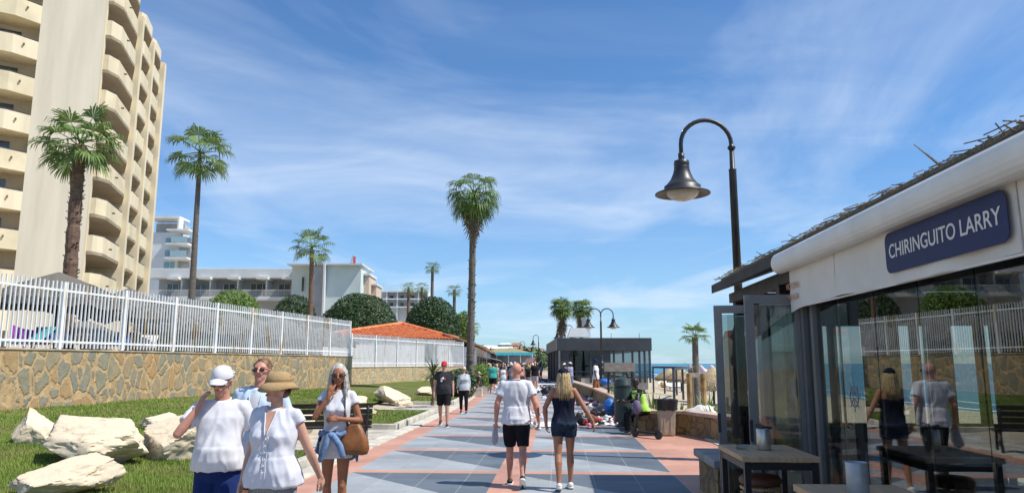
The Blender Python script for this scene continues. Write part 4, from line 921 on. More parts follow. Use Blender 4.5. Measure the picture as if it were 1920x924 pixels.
# tables, stool, holders outside
wood = mat('oak_laminate', (.58, .40, .24), .65, .1, 3, .1, 20, streak=(12, 1, 1), col2=(.42, .28, .16), spec=.2); blk = mat('black_steel', (.018, .018, .02), .4, .1)
def bar_table(label, x0, x1, y0, y1, z=1.05, top=wood, name='bar_table', group=None):
    t = thing(name, label, 'table', ((x0 + x1) / 2, (y0 + y1) / 2, 0.02), group)
    MB().box(((x0 + x1) / 2, (y0 + y1) / 2, z - .02), (x1 - x0, y1 - y0, .04)).build('table_top', top, t, bevel=.004)
    for x in (x0 + .04, x1 - .04):
        for y in (y0 + .04, y1 - .04): MB().box((x, y, (z - .02) / 2), (.045, .045, z - .06)).build('leg', blk, t)
    k = MB(); 
    for y in (y0 + .04, y1 - .04): k.box(((x0 + x1) / 2, y, z - .075), (x1 - x0 - .13, .04, .05))
    for x in (x0 + .04, x1 - .04): k.box((x, (y0 + y1) / 2, z - .076), (.04, y1 - y0 - .13, .05))
    k.build('frame', blk, t); return t
bar_table('high wooden topped table with black legs, farther one outside the glass doors', 1.40, 1.98, 5.88, 6.75)
bar_table('high wooden topped table cut by the bottom edge, nearer one by the glass', 1.38, 1.96, 3.55, 4.60)
def stool(label, x, y, z, cush, name='bar_stool', group=None):
    t = thing(name, label, 'stool', (x, y, .02), group)
    k = MB(); k.lathe([(.02, z - .03), (.15, z - .03), (.165, z - .01), (.165, z + .02), (.14, z + .045), (.02, z + .05)], (0, 0, 0), 24); k.build('seat', cush, t, smooth=True, world=False)
    rt = mat('rattan', (.42, .30, .16), .6, .15, 8)
    k = MB(); k.tube([(.15 * math.cos(i * PI / 10), .15 * math.sin(i * PI / 10), z - .05) for i in range(21)], .013, 6)
    k.tube([(.17 * math.cos(i * PI / 10), .17 * math.sin(i * PI / 10), .28) for i in range(21)], .012, 6)
    for q in range(4):
        a_ = PI / 4 + q * PI / 2; b_ = a_ + PI / 2; 
        k.tube([(.15 * math.cos(a_), .15 * math.sin(a_), z - .22)] + [(.15 * math.cos(lerp(a_, b_, s)), .15 * math.sin(lerp(a_, b_, s)), z - .22 + .14 * math.sin(PI * s)) for s in (.2, .35, .5, .65, .8)] + [(.15 * math.cos(b_), .15 * math.sin(b_), z - .22)], .010, 6)
    k.build('rattan_frame', rt, t, smooth=True, world=False)
    for q in range(4): a_ = PI / 4 + q * PI / 2; MB().tube([(.14 * math.cos(a_), .14 * math.sin(a_), z - .03), (.19 * math.cos(a_), .19 * math.sin(a_), 0)], .015, 8).build('leg', rt, t, smooth=True, world=False)
    return t
stool('rattan bar stool with brown round cushion under the farther high table', 1.62, 6.25, .80, mat('brown_cushion', (.13, .055, .03), .5, .15, 4))
def holder(label, x, y, mm, clip=False):
    t = thing('napkin_holder', label, 'napkin holder', (x, y, 1.052)); k = MB(); k.lathe([(.054, 0), (.057, .01), (.057, .165), (.054, .17), (.048, .165), (.046, .02)], n=28); k.build('canister', mm, t, smooth=True, world=False)
    MB().lathe([(.046, .02), (.046, .14)], n=20).build('napkins', mat('napkin', (.75, .74, .70), .9), t, world=False)
    if clip: k = MB(); k.beam((-.05, 0, .185), (.075, .02, .172), .018); k.beam((.0, -.02, .18), (-.055, .01, .195), .03); k.build('clip', lampm, t, world=False)
steel = mat('brushed_steel', (.55, .54, .50), .3, .1, 8, metal=.8)
holder('steel napkin holder with a black clip standing on the farther high table', 1.69, 6.35, steel, True)
holder('white and grey napkin canister standing on the nearer high table', 1.62, 4.25, mat('pale_canister', (.42, .44, .45), .4, .1, 6, metal=.3))
t = thing('ashtray', 'small clear glass ashtray on the farther high table', 'ashtray', (1.52, 6.38, 1.052)); k = MB(); k.lathe([(.01, .004), (.04, .004), (.052, .035), (.058, .035), (.05, 0), (.01, 0)], n=18); k.build('dish', glassmat('ash_glass', (.8, .88, .9)), t, smooth=True, world=False)
# inside
for i, (x, y) in enumerate(((3.6, 5.6), (3.7, 7.5), (4.9, 8.6), (5.6, 6.4), (4.4, 9.9), (5.3, 10.0))):
    bar_table('black table standing inside the glass restaurant', x, x + .8, y, y + .8, .78, blk, 'dining_table', 'dark tables inside the restaurant')
wd2 = mat('dark_chair_wood', (.05, .035, .025), .6, .2, 4)
ch0 = thing('dining_chair', 'dark wooden chair inside the glass restaurant', 'chair', (4.7, 7.0, .03), 'dark chairs inside the restaurant')
MB().box((0, 0, .45), (.42, .42, .05)).build('seat', wd2, ch0, world=False, bevel=.01)
k = MB(); k.box((0, .2, .82), (.42, .03, .12)); k.box((0, .2, .65), (.4, .025, .08)); k.build('backrest', wd2, ch0, world=False)
for x in (-.18, .18):
    MB().beam((x, -.18, 0), (x, -.17, .43), .035).build('leg', wd2, ch0, world=False); MB().beam((x, .2, 0), (x, .19, .9), .035).build('leg', wd2, ch0, world=False)
for x, y, r_ in ((3.4, 8.7, .4), (4.9, 9.8, 2.5), (5.3, 5.9, 1.2), (4.6, 5.2, -1.5), (3.5, 4.9, 3.0), (5.4, 9.4, .2), (3.6, 10.6, 3.1)): c = copy_tree(ch0); c.location = (x, y, .03); c.rotation_euler.z = r_
# potted spiky plant behind the glass
def spiky(label, base, n, L, w_, m, seed, trunk=None, name='spiky_plant', z=0, elmin=-.2):
    rg = random.Random(seed); t = thing(name, label, 'plant', base); k = MB()
    for i in range(n):
        az = i * 2.4 + rg.uniform(-.2, .2); el = lerp(1.45, elmin, (i / n) ** .8); hd = Vector((math.cos(az), math.sin(az), 0)); p0 = Vector((0, 0, z)); dr = hd * math.cos(el) + UP * math.sin(el); ln = L * rg.uniform(.8, 1.1); sd_ = Vector((-hd.y, hd.x, 0)) * w_
        p1 = p0 + dr * ln * .5; p2 = p1 + (dr - UP * .35).normalized() * ln * .5; o_ = len(k.v); k.v += [tuple(v) for v in (p0 - sd_ * .6, p0 + sd_ * .6, p1 - sd_, p1 + sd_, p2)]; k.f += [(o_, o_ + 1, o_ + 3, o_ + 2), (o_ + 2, o_ + 3, o_ + 4)]
    k.build('leaves', m, t, world=False)
    if trunk: k = MB(); [k.tube(q, .07, 7) for q in trunk]; k.build('trunk', bark, t, world=False)
    return t
spiky('spiky potted plant with striped leaves standing behind the restaurant glass', (4.5, 6.4, .06), 26, .75, .03, lf_lite, 5, [[(0, 0, 0), (.05, 0, .6), (0, 0, 1.2)]], z=1.2)
# small tile roofed kiosk behind the bar
t = thing('kiosk', 'small beige kiosk with tiled roof edge seen through the open glass doors', 'kiosk', cw(X(1397, 24), 24, -1.5))
k = MB(); q = [cw(X(1378, 24), 24), cw(X(1415, 24), 24), cw(X(1415, 24), 25.2), cw(X(1378, 24), 25.2)]; k.prism([(v.x, v.y) for v in q], -1.6, Zat(632, 24)); k.build('wall', mat('kiosk_wall', (.55, .46, .33), .9), t)
k = MB(); c_ = cw(X(1397, 24.6), 24.6, Zat(626, 24)); k.box(c_, (1.0, 1.6, .3), YAW, taper=.85); k.build('roof', tile_m, t)
# ------------------------------------------------------------------ garden terrace things, rocks, bench, bins, goods
def parasol(label, px, d, zg, h, r, pole=.06, m=None, group='thatched parasols', seed=0):
    b = cw(X(px, d), d, zg); t = thing('thatched_parasol', label, 'parasol', b, group); rg = random.Random(seed)
    MB().tube([(0, 0, 0), (0, 0, h)], pole, 8).build('pole', darkw, t, world=False)
    k = MB(); n = 40; rs = []
    for s_ in (0.02, .25, .5, .75, 1.0):
        rs.append([(r * s_ * math.cos(2 * PI * i / n) * (1 + .03 * rg.uniform(-1, 1)), r * s_ * math.sin(2 * PI * i / n) * (1 + .03 * rg.uniform(-1, 1)), h + .35 - s_ * .95 + .18 * s_ * (1 - s_) - (.12 if s_ == 1 else 0) * rg.random()) for i in range(n)])
    rs.append([(v[0] * 1.0, v[1] * 1.0, v[2] - .22 - .10 * rg.random()) for v in rs[-1]])
    k.rings(rs, cap=False)
    for i in range(500):
        a_ = rg.uniform(0, 2 * PI); s_ = rg.uniform(.5, 1) ; z = h + .37 - s_ * .95 + .18 * s_ * (1 - s_)
        c_, q_ = math.cos(a_), math.sin(a_); k.beam((r * s_ * c_, r * s_ * q_, z), (r * (s_ + .12) * c_, r * (s_ + .12) * q_, z - rg.uniform(.12, .26)), .03, .015)
    k.build('thatch', m or thatch_g, t, world=False); return t
thatch_g = mat('grey_thatch', (.20, .18, .145), .95, .25, 5, .8, 25, col2=(.08, .07, .06), streak=(6, 6, 1))
parasol('wide grey thatched parasol nearest behind the fence on the far left', 95, 25.5, 2.1, 2.45, 2.1, seed=1)
parasol('grey thatched parasol just right of the shaggy palm trunk behind the fence', 232, 29, 2.1, 2.25, 1.75, seed=2)
parasol('thatched parasol lower and farther, between the shaggy palm and the tower corner', 152, 44, 2.1, 1.9, 2.0, seed=3)
parasol('grey thatched parasol fourth from the left behind the fence', 335, 34, 2.1, 2.0, 2.0, seed=4)
parasol('grey thatched parasol behind the fence below the yellow green tree', 425, 38, 2.1, 1.9, 2.1, seed=5)
parasol('grey thatched parasol behind the fence below the white hotel', 520, 42, 2.1, 1.9, 2.2, seed=6)
parasol('thatched parasol close behind the tall fence under the slender leaning palm', 372, 34.5, 2.1, 1.9, 1.9, seed=8)
parasol('thatched parasol low behind the fence at the right of the slender palm', 470, 39.5, 2.1, 1.75, 1.9, seed=9)
parasol('thatched parasol half way along the fence in front of the pale pool wall', 565, 43, 2.1, 1.6, 2.0, seed=10)
parasol('grey thatched parasol near the right end of the tall fence', 600, 47, 1.5, 2.2, 2.2, seed=7)
tg = 'straw parasols on the beach'
m_ = mat('straw', (.46, .36, .22), .95, .2, 5, .7, 25, streak=(6, 6, 1))
for i, (px, d, r_) in enumerate(((1255, 74, 1.25), (1276, 66, 1.25), (1336, 40, 1.1), (1292, 84, 1.25), (1246, 92, 1.2))):
    b = cw(X(px, d), d); parasol(['straw beach parasol beside the black pergola', 'straw beach parasol half hidden by the black pergola post', 'big tan straw parasol at the edge of the glass doors', 'far straw parasol seen over the pergola beam', 'farthest straw parasol next to the pavilion'][i], px, d, ground_z(b.x, b.y), (1.75 if d > 40 else 1.62), r_, m=m_, group=tg, seed=20 + i)
def lounger(label, px, d, zg, m, rz=0, group='sun loungers behind the fence', cat='sun lounger'):
    t = thing('sun_lounger', label, cat, cw(X(px, d), d, zg), group, rz)
    MB().box((0, 0, .32), (.65, 1.3, .07)).build('seat', m, t, world=False, bevel=.02); MB().box((0, .85, .55), (.65, .75, .07), rx=.75).build('backrest', m, t, world=False, bevel=.02)
    for x in (-.28, .28):
        for y in (-.55, .5): MB().beam((x, y, 0), (x, y, .3), .04).build('leg', whitew, t, world=False)
    return t
purp = mat('purple_cloth', (.35, .03, .32), .8); bluec = mat('blue_cloth', (.02, .09, .24), .8); tealc = mat('teal_cloth', (.1, .4, .42), .8)
for i, (px, d, m__, lb) in enumerate(((70, 23.2, bluec, 'blue'), (140, 25, whitew, 'white'), (215, 27, bluec, 'blue'), (265, 30, whitew, 'white'), (20, 23, tealc, 'teal'), (180, 27.5, whitew, 'white'))):
    lounger(lb + ' sun lounger on the hotel terrace seen low between the pickets', px, d, 2.1, m__, rnd.uniform(-.4, 1.2))
t = thing('towel', 'bright purple and magenta cloth hung behind the fence at far left', 'cloth', cw(X(40, 23.4), 23.4, 2.1))
k = MB(); a_, b_ = cw(X(14, 23.4), 23.4, 0), cw(X(92, 24.5), 24.5, 0)
k.grid(lambda u_, v_: tuple(a_.lerp(b_, u_) + UP * (2.35 + v_ * .62 - .15 * math.sin(u_ * PI) * v_) + FW * .08 * math.sin(u_ * 17) * (1.2 - v_)), 40, 6); k.build('cloth', mat('magenta_cloth', (.42, .05, .36), .8, .3, 2, col2=(.12, .03, .25)), t, solid=.01)
for q in (a_, b_): MB().tube([(q.x, q.y, 2.1), (q.x, q.y, 3.0)], .03, 6).build('pole', whitew, t)

# rocks
rockm = mat('limestone', (.72, .60, .42), .92, .1, 1.3, .5, 9, col2=(.60, .50, .37)); nt = rockm.node_tree; p = nt.nodes['Principled BSDF']
tcn = nt.nodes.new('ShaderNodeTexCoord').outputs['Object']; src = p.inputs['Base Color'].links[0].from_socket
crk = ramp(nt, noi(nt, mapping(nt, tcn, (1, 1, 3), (.4, .3, 0)), 2.0, 8, .75, .8), [(.36, (.62, .58, .54)), (.46, (1, 1, 1))]); lich = ramp(nt, noi(nt, tcn, 2.6, 8, .7, .5), [(.54, 0.0), (.68, .6)]); grime = ramp(nt, noi(nt, tcn, 14, 5, .7), [(.55, 0.0), (.75, .35)])
nt.links.new(mix(nt, grime, mix(nt, lich, mix(nt, 1.0, src, crk, 'MULTIPLY'), (.40, .38, .34)), (.30, .25, .17)), p.inputs['Base Color'])
def rock(label, px, py, d, sx, sy, sz, rz=0, seed=0, tilt=0, taper=0, cuts=11, sink=.12, group='limestone boulders on the lawn'):
    rg = random.Random(seed); b = G(px, py, 0) if d is None else cw(X(px, d), d); b.z = lawn_z(b.x, b.y)
    bm = bmesh.new(); bmesh.ops.create_icosphere(bm, subdivisions=5, radius=1)
    pl = []
    for i in range(cuts):
        n = Vector((rg.gauss(0, 1), rg.gauss(0, 1), rg.gauss(0, .8))).normalized(); pl.append((n, rg.uniform(.55, .85)))
    pl.append((Vector((rg.uniform(-.1, .3), rg.uniform(-.75, -.5), 1)).normalized(), .36)); pl.append((Vector((-.9, -.6, .15)).normalized(), .62)); pl.append((Vector((.8, -.6, .1)).normalized(), .66)); off = Vector((seed * 3.1, seed * 1.7, 0))
    M = Matrix.Rotation(rz, 3, 'Z') @ Matrix.Rotation(tilt, 3, 'Y')
    for v in bm.verts:
        d_ = v.co.normalized(); r = 1.1
        for n, c in pl:
            q = d_.dot(n)
            if q > .05: r = min(r, c / q)
        r *= 1 + .09 * noise.noise(d_ * 2.2 + off) + .03 * noise.noise(d_ * 6 + off) + .016 * noise.noise(d_ * 16 + off) - .05 * max(0, .12 - abs(noise.noise(d_ * 3.1 + off))) * 6
        v.co = M @ Vector((d_.x * r * sx, d_.y * r * sy, d_.z * r * sz))
    lo = [min(v.co[i] for v in bm.verts) for i in range(3)]; hi = [max(v.co[i] for v in bm.verts) for i in range(3)]; ss = (sx, sy, sz)
    for v in bm.verts:
        for i in range(3): v.co[i] = ((v.co[i] - lo[i]) / (hi[i] - lo[i]) * 2 - 1) * ss[i]
        q = (v.co.z / sz + 1) / 2; v.co.x = v.co.x * (1 - taper * q) - sx * taper * .35 * q; v.co.y *= 1 - taper * q; v.co.z += sz - sink * sz * 2
    me = bpy.data.meshes.new('boulder'); bm.to_mesh(me); bm.free(); me.materials.append(rockm); me.polygons.foreach_set('use_smooth', [True] * len(me.polygons))
    try: me.set_sharp_from_angle(angle=R(28))
    except Exception: pass
    o = bpy.data.objects.new('boulder', me); COL.objects.link(o); o.location = b; tag(o, label, 'boulder', group)
rock('pointed pale boulder with grey left face, leftmost below the stone wall', 82, 0, 14.2, .50, .45, .38, .3, 1, .35, taper=.7)
rock('flat grey topped boulder just right of the pointed one', 165, 0, 15.0, .50, .45, .20, .1, 2)
rock('largest wide cream boulder in the middle of the left cluster', 180, 0, 12.2, .94, .7, .40, -.15, 3, .08, sink=.08)
rock('long low cream boulder in front, nearest to the viewer', 142, 0, 9.6, .60, .45, .27, .35, 4, -.12)
rock('tan layered boulder behind the man with the white cap', 338, 0, 13.0, .60, .5, .42, .2, 5, -.2)
rock('low round topped cream boulder on the grass above the tan layered one', 314, 0, 17.0, .46, .42, .21, .5, 6)
rock('jagged pale boulder between the couple and the smoking woman', 573, 0, 17.5, .27, .3, .30, .4, 7, .5)
rock('broad grey and cream boulder group rock near the wall in the lawn centre', 735, 0, 31, .80, .7, .36, .1, 8, .25)
rock('low white slab rock at the right foot of the broad boulder', 760, 0, 29, .36, .35, .13, 0, 9)
rock('small pale rock behind the grey haired woman', 672, 0, 27, .35, .3, .25, .3, 10)
rock('small flat pale rock right of the grey haired woman', 690, 0, 24.5, .32, .28, .10, .3, 12)
rock('small flat rock near the yucca plant', 800, 0, 38, .6, .5, .25, 0, 13)
# yucca and shrubs
yb = cw(X(812, 30), 30, .1)
spiky('branching yucca with dark spiky rosettes behind the man in the red cap', yb, 46, .75, .035, lf_dark, 31, [[(0, 0, 0), (.05, 0, .5), (-.1, .1, 1.1)], [(0, 0, .2), (.2, 0, .7), (.25, 0, 1.1)]], 'yucca_plant', z=1.25, elmin=-.6)
yb = cw(X(826, 30.5), 30.5, .15); spiky('smaller spiky yucca right beside the branching one', yb, 30, .55, .03, lf_dark, 32, [[(0, 0, 0), (0, 0, .8)]], 'yucca_plant', z=.8, elmin=-.5)
for i, (px, d, s_, lb) in enumerate(((862, 38, .9, 'green bush left of the tallest palm trunk'), (896, 46, 1.0, 'small olive bush behind the seated people by the lawn'), (905, 55, 1.1, 'low bush at the far end of the lawn'))):
    round_tree('bush', lb, px, d, .2, .2 + s_ * 1.5, s_, lf_lite if i else lf_dark, 1500, .09, 50 + i, cat='bush', frac=1.0)
for i, (px, d, zz_, n, L, lb) in enumerate(((1337, 19.0, -.05, 34, 1.0, 'arching green fan plant beside the glass door and seat wall'), (1324, 21.5, .1, 26, 1.0, 'green spiky plant behind the stakes'), (1174, 24, .2, 26, .95, 'green palm shrub behind the grey green bin'), (1222, 20.3, .15, 34, 1.05, 'leafy palm shrub behind the man in the yellow vest'), (1150, 29, .1, 24, .85, 'green palm shrub under the wooden board'), (1272, 20.4, .2, 34, .6, 'low dusty shrub left of the stakes'))):
    spiky(lb, cw(X(px, d), d, zz_), n, L, .035, lf_palm if i != 5 else lf_lite, 60 + i, name='palm_shrub', elmin=.1)
# stakes round the young palm
wd = mat('stake_wood', (.42, .26, .11), .8, .2, 4, .3, 20)
t = thing('plant_stakes', 'wooden stakes and crossbars bracing the young palm near the beach', 'stakes', cw(X(1303, 24), 24, -.6))
for px in (1291, 1317): q = cw(X(px, 23), 23, 0); MB().tube([(q.x, q.y, -.7), (q.x, q.y, Zat(700, 23))], .085, 8).build('post', wd, t)
k = MB(); q0, q1 = cw(X(1289, 23), 23, Zat(703, 23)), cw(X(1319, 23), 23, Zat(703, 23)); k.beam(q0, q1, .06, .14); k.build('crossbar', mat('pale_board', (.45, .36, .27), .8), t)
sk = thing('rubble_sack', 'white sack lying beside the stakes behind the seat wall', 'sack', cw(X(1312, 20.3), 20.3, 0.25))
k = MB(); k.ell((0, 0, .16), (.42, .3, .22), n=20, m=12)
for i, v in enumerate(k.v): nn_ = noise.noise((v[0] * 5, v[1] * 5, v[2] * 5)); k.v[i] = (v[0] * (1 + .25 * nn_), v[1] * (1 + .25 * nn_), v[2] * (1 + .2 * nn_))
k.build('sack', mat('white_sack', (.72, .70, .66), .8, .05, 3, .4, 12), sk, smooth=True, world=False)
# black park bench seen at its end, and bins
def park_bench(label, loc, rz):
    t = thing('park_bench', label, 'bench', loc, None, rz)
    for i, x in enumerate((-.85, .85)):
        k = MB(); k.tube([(x, -.28, 0), (x, -.25, .2), (x, -.22, .42), (x, .2, .40), (x, .3, .62), (x, .38, .88)], .03, 8); k.tube([(x, .32, 0), (x, .2, .22), (x, .18, .4)], .03, 8); k.tube([(x, -.24, .42), (x, -.27, .62), (x, -.1, .66), (x, .28, .64)], .024, 8); k.tube([(x, -.1, .12), (x, .1, .22), (x, .2, .12)], .02, 6)
        k.build('side_frame', lampm, t, smooth=True, world=False)
    k = MB(); [k.box((0, -.22 + i * .1, .435), (1.9, .075, .03)) for i in range(5)]; k.build('seat', darkw, t, world=False)
    k = MB(); [k.box((0, .24 + i * .045, .53 + i * .12), (1.9, .03, .09), rx=-.3) for i in range(4)]; k.build('backrest', darkw, t, world=False); return t
bb = cw(X(612, 15.6), 15.6, .012); park_bench('dark bench with curved iron frame on the pad behind the grey haired woman', bb, R(200))
def lathe_thing(name, label, cat, loc, profs): 
    t = thing(name, label, cat, loc)
    for pn, pr_, m__ in profs: k = MB(); k.lathe(pr_, n=24); k.build(pn, m__, t, smooth=False, world=False)
    return t
green_bin = mat('dark_green_metal', (.03, .05, .045), .45, .1)
bl_ = cw(X(1167, 20.6), 20.6, 0.05)
lathe_thing('litter_bin', 'dark green cylindrical bin with domed lid behind the seated seller', 'bin', bl_, (('body', [(.24, .12), (.25, .14), (.25, 1.05), (.26, 1.06), (.24, 1.07)], green_bin), ('lid', [(.255, 1.08), (.26, 1.12), (.2, 1.27), (.08, 1.33), (.01, 1.34)], green_bin), ('foot', [(.1, 0), (.1, .13)], lampm)))
wb = cw(X(1240, 19.0), 18.6, 0.0)
t = thing('wheelie_bin', 'beige square waste bin with black liner hanging over its rim', 'bin', wb, None, YAW)
bg_ = mat('beige_plastic', (.46, .38, .27), .6, .06, 3)
k = MB(); k.rings([[(x * s_, y * s_, z) for x, y in ((-.2, -.2), (.2, -.2), (.2, .2), (-.2, .2))] for s_, z in ((.85, .02), (.88, .1), (1.0, .72))]); k.build('body', bg_, t, world=False, bevel=.02)
k = MB(); [k.box((x, -.185 - .0, .4), (.03, .02, .6), taper=.9) for x in (-.08, .08)]; k.build('rib', bg_, t, world=False)
k = MB(); n = 28; k.rings([[((.235 + .015 * math.sin(i * 2.3 + z * 9)) * sc_ * math.copysign(min(1, abs(math.cos(2 * PI * i / n)) * 1.3), math.cos(2 * PI * i / n)), (.235 + .015 * math.sin(i * 1.7)) * sc_ * math.copysign(min(1, abs(math.sin(2 * PI * i / n)) * 1.3), math.sin(2 * PI * i / n)), z) for i in range(n)] for z, sc_ in ((.62, .98), (.72, 1.0), (.86, 1.08), (.88, 1.06), (.86, .9), (.6, .8))]); k.build('liner', mat('black_liner', (.02, .02, .022), .35, .1), t, world=False)
# weathered board on posts
t = thing('wooden_board', 'weathered horizontal wooden board on posts in front of the pavilion', 'board', cw(X(1163, 30), 30, -.4))
gw = mat('grey_wood', (.30, .26, .21), .85, .15, 4, .3, 20, streak=(1, 1, 8))
for i in range(4): k = MB(); a_, b_ = cw(X(1133, 30), 30, Zat(696 - i * 4.1, 30)), cw(X(1191, 30), 30, Zat(696 - i * 4.1, 30)); k.wbox(a_, b_, .085, .04); k.build('plank', gw, t)
k = MB(); 
for px in (1140, 1184): q = cw(X(px, 30.1), 30.1); k.beam((q.x, q.y, -.6), (q.x, q.y, Zat(697, 30)), .09)
q0 = cw(X(1184, 30.1), 30.1, .9); q1 = cw(X(1172, 30.1), 30.1, Zat(698, 30)); k.beam(q0, q1, .07); k.build('post', darkw, t)
# beach bits: low rail, loungers, yellow boat
t = thing('pedal_boat', 'small yellow pedal boat pulled up on the beach', 'boat', cw(X(1249, 95), 95, ground_z(*cw(X(1249, 95), 95).xy)))
k = MB(); k.ell((-.45, 0, .3), (.35, 1.3, .35)); k.ell((.45, 0, .3), (.35, 1.3, .35)); k.box((0, 0, .55), (1.5, 1.6, .25), taper=.9); k.build('hull', mat('yellow_plastic', (.75, .45, .02), .4), t, smooth=False, world=False)
k = MB(); k.box((0, .2, .85), (1.2, .35, .5), rx=-.3, taper=.9); k.build('seat', whitew, t, world=False)
for i in range(14):
    d = rnd.uniform(62, 110); px = rnd.uniform(1238, 1345); b = cw(X(px, d), d); lounger('white beach lounger in a row on the sand', px, d, ground_z(b.x, b.y), whitew, rnd.uniform(-.3, .3), 'white loungers on the beach')
# a long pale windbreak canvas on the beach
t = thing('canvas_shade', 'pink and white striped canvas shade on the beach by the straw parasol', 'canvas shade', cw(X(1335, 42), 42, -2.2))
k = MB(); a_, b_ = cw(X(1312, 42), 42, 0), cw(X(1400, 40), 40, 0); k.grid(lambda u_, v_: tuple(a_.lerp(b_, u_) + FW * 3 * v_ + UP * (Zat(722, 42) + v_ * 1.0 + .12 * math.sin(u_ * 25))), 50, 4)
stp = mat('striped_canvas', (.66, .62, .62), .8, .2, 3, col2=(.58, .36, .36), streak=(3, .2, .2)); k.build('canvas', stp, t, solid=.02)
for q in (a_, b_): MB().tube([(q.x, q.y, -2.6), (q.x, q.y, Zat(722, 42))], .04, 6).build('pole', whitew, t)
# rounded wood post tip by the glass doors
# ------------------------------------------------------------------ street sellers' blankets and goods
def cloth_sheet(label, px, py, w_, d_, m, rz=0, z=.018):
    c_ = G(px, py); t = MB(); 
    t.grid(lambda u_, v_: ((u_ - .5) * w_ + .03 * math.sin(v_ * 9), (v_ - .5) * d_ + .03 * math.sin(u_ * 7), .004 + .008 * abs(noise.noise((u_ * 6, v_ * 6, px)))), 20, 20)
    o = t.build('blanket', m, None); o.location = (c_.x, c_.y, z); o.rotation_euler.z = rz; tag(o, label, 'blanket', 'sellers blankets on the paving'); return o
bw = mat('white_sheet', (.72, .72, .70), .9, .04, 3); bp_ = mat('pink_sheet', (.62, .30, .34), .9, .1, 3); bbk = mat('grey_sheet', (.35, .35, .36), .9, .1, 3)
SH = [('white sheet spread left of the woman with blonde hair', 1000, 796, 1.7, 1.6, bw), ('white sheet with shoes beside the blue sack', 1135, 793, 1.9, 1.9, bw), ('pink sheet with dark shoes beyond the blonde woman', 1100, 756, 2.0, 2.2, bp_), ('grey sheet with shoes farther up the promenade', 1060, 741, 2.0, 3, bbk), ('white sheet covered with small pale goods, mid distance', 1035, 731, 2.6, 5, bw), ('farthest white sheet full of shoes near the pavilion', 1035, 718, 3.0, 9, bw), ('grey sheet of dark shoes by the feet of the vendors in white caps', 1040, 708, 3.0, 12, bbk)]
for a_ in SH: cloth_sheet(*a_)
def mk_shoe(m, sole):
    k = MB(); k.ell((0, .02, .05), (.045, .13, .045), n=10, m=7); k.ell((0, -.07, .075), (.042, .06, .06), n=10, m=6); k.rings([[(.048 * x, -.005 + .14 * y, z) for x, y in ((-1, -.6), (-.8, -1), (.8, -1), (1, -.6), (1, .5), (.7, 1), (-.7, 1), (-1, .5))] for z in (0, .022)]); return k.build('shoe', m, None, smooth=True)
cols = {'black': (.02, .02, .022), 'white': (.75, .75, .74), 'red': (.5, .04, .05), 'blue': (.04, .12, .4), 'beige': (.5, .38, .25), 'grey': (.25, .25, .27), 'pink': (.65, .25, .32)}
base = {}
def goods(n, px0, px1, py0, py1, names, zz_=.025, where='', stack=1):
    for i in range(n):
        px = rnd.uniform(px0, px1); py = rnd.uniform(py0, py1); c_ = G(px, py); cn = names[i % len(names)]
        if cn not in base: o = mk_shoe(mat(cn + '_shoe', cols[cn], .55, .1, 4), None); base[cn] = o
        else: o = base[cn].copy(); COL.objects.link(o)
        o.location = (c_.x, c_.y, zz_ + (rnd.random() * .10 if stack > 1 and rnd.random() < .6 else 0)); o.rotation_euler = (0, 0, rnd.uniform(0, 6.28))
        tag(o, cn + ' shoe for sale on the sheet ' + where, 'shoe', 'shoes for sale ' + where)
goods(14, 990, 1015, 775, 806, ['white', 'grey', 'white'], where='left of the blonde woman')
goods(26, 1085, 1165, 780, 804, ['white', 'red', 'black', 'beige', 'white', 'pink'], where='beside the blue sack', stack=2)
goods(20, 1072, 1128, 744, 764, ['black', 'white', 'black', 'pink'], where='on the pink sheet')
goods(16, 1018, 1040, 742, 753, ['black', 'grey', 'blue', 'white'], where='by the orange paving mid way')
goods(44, 1005, 1070, 722, 738, ['white', 'grey', 'white', 'black'], where='in the middle distance')
goods(50, 1010, 1050, 710, 719, ['black', 'white', 'grey', 'black'], where='near the pavilion')
def bag(label, px, py, s, m, seed=0, z=0, sc_=(1, .7, .8)):
    c_ = G(px, py); t = thing('handbag', label, 'bag', (c_.x, c_.y, z + .02)); k = MB(); k.ell((0, 0, s * .45), (s * .5 * sc_[0], s * .5 * sc_[1], s * .5 * sc_[2]), n=16, m=10)
    for i, v in enumerate(k.v): nn_ = noise.noise((v[0] * 7 / s * .3 + seed, v[1] * 7, v[2] * 7)); k.v[i] = (v[0] * (1 + .3 * nn_), v[1] * (1 + .3 * nn_), max(0, v[2] * (1 + .25 * nn_)))
    k.build('body', m, t, smooth=True, world=False)
    k = MB(); k.tube([(s * .3 * math.cos(a_ * PI / 6), 0, s * .7 + s * .4 * math.sin(a_ * PI / 6)) for a_ in range(7)], s * .03, 6); k.build('strap', m, t, smooth=True, world=False)
blkbag = mat('black_bag', (.015, .015, .018), .45, .1, 3, .3, 12); brn = mat('brown_goods', (.22, .06, .04), .6)
for i, (px, py, s) in enumerate(((1092, 800, .32), (1104, 797, .3), (1118, 786, .36), (1128, 782, .3), (1088, 792, .3))): bag(['black bag in the pile right of the blonde woman', 'small black bag by her hand on the sheet', 'black bag propped up before the blue sack', 'black bag nearest the blue sack', 'black bag behind the pile by her hip'][i], px, py, s, blkbag, i)
bag('red and brown bag among the shoes beside the blue sack', 1112, 797, .34, brn, 9)
for i, (px, py, s) in enumerate(((1022, 741, .5), (1033, 739, .5), (1027, 735, .4))): bag(['dark grey bundle left on the sheet mid way', 'dark grey bundle right on the sheet mid way', 'blue grey bundle topmost of the mid way pile'][i], px, py, s, [blkbag, blkbag, bluec][i], 20 + i)
sackb = mat('blue_sack', (.02, .16, .55), .5, .1, 3, .5, 9)
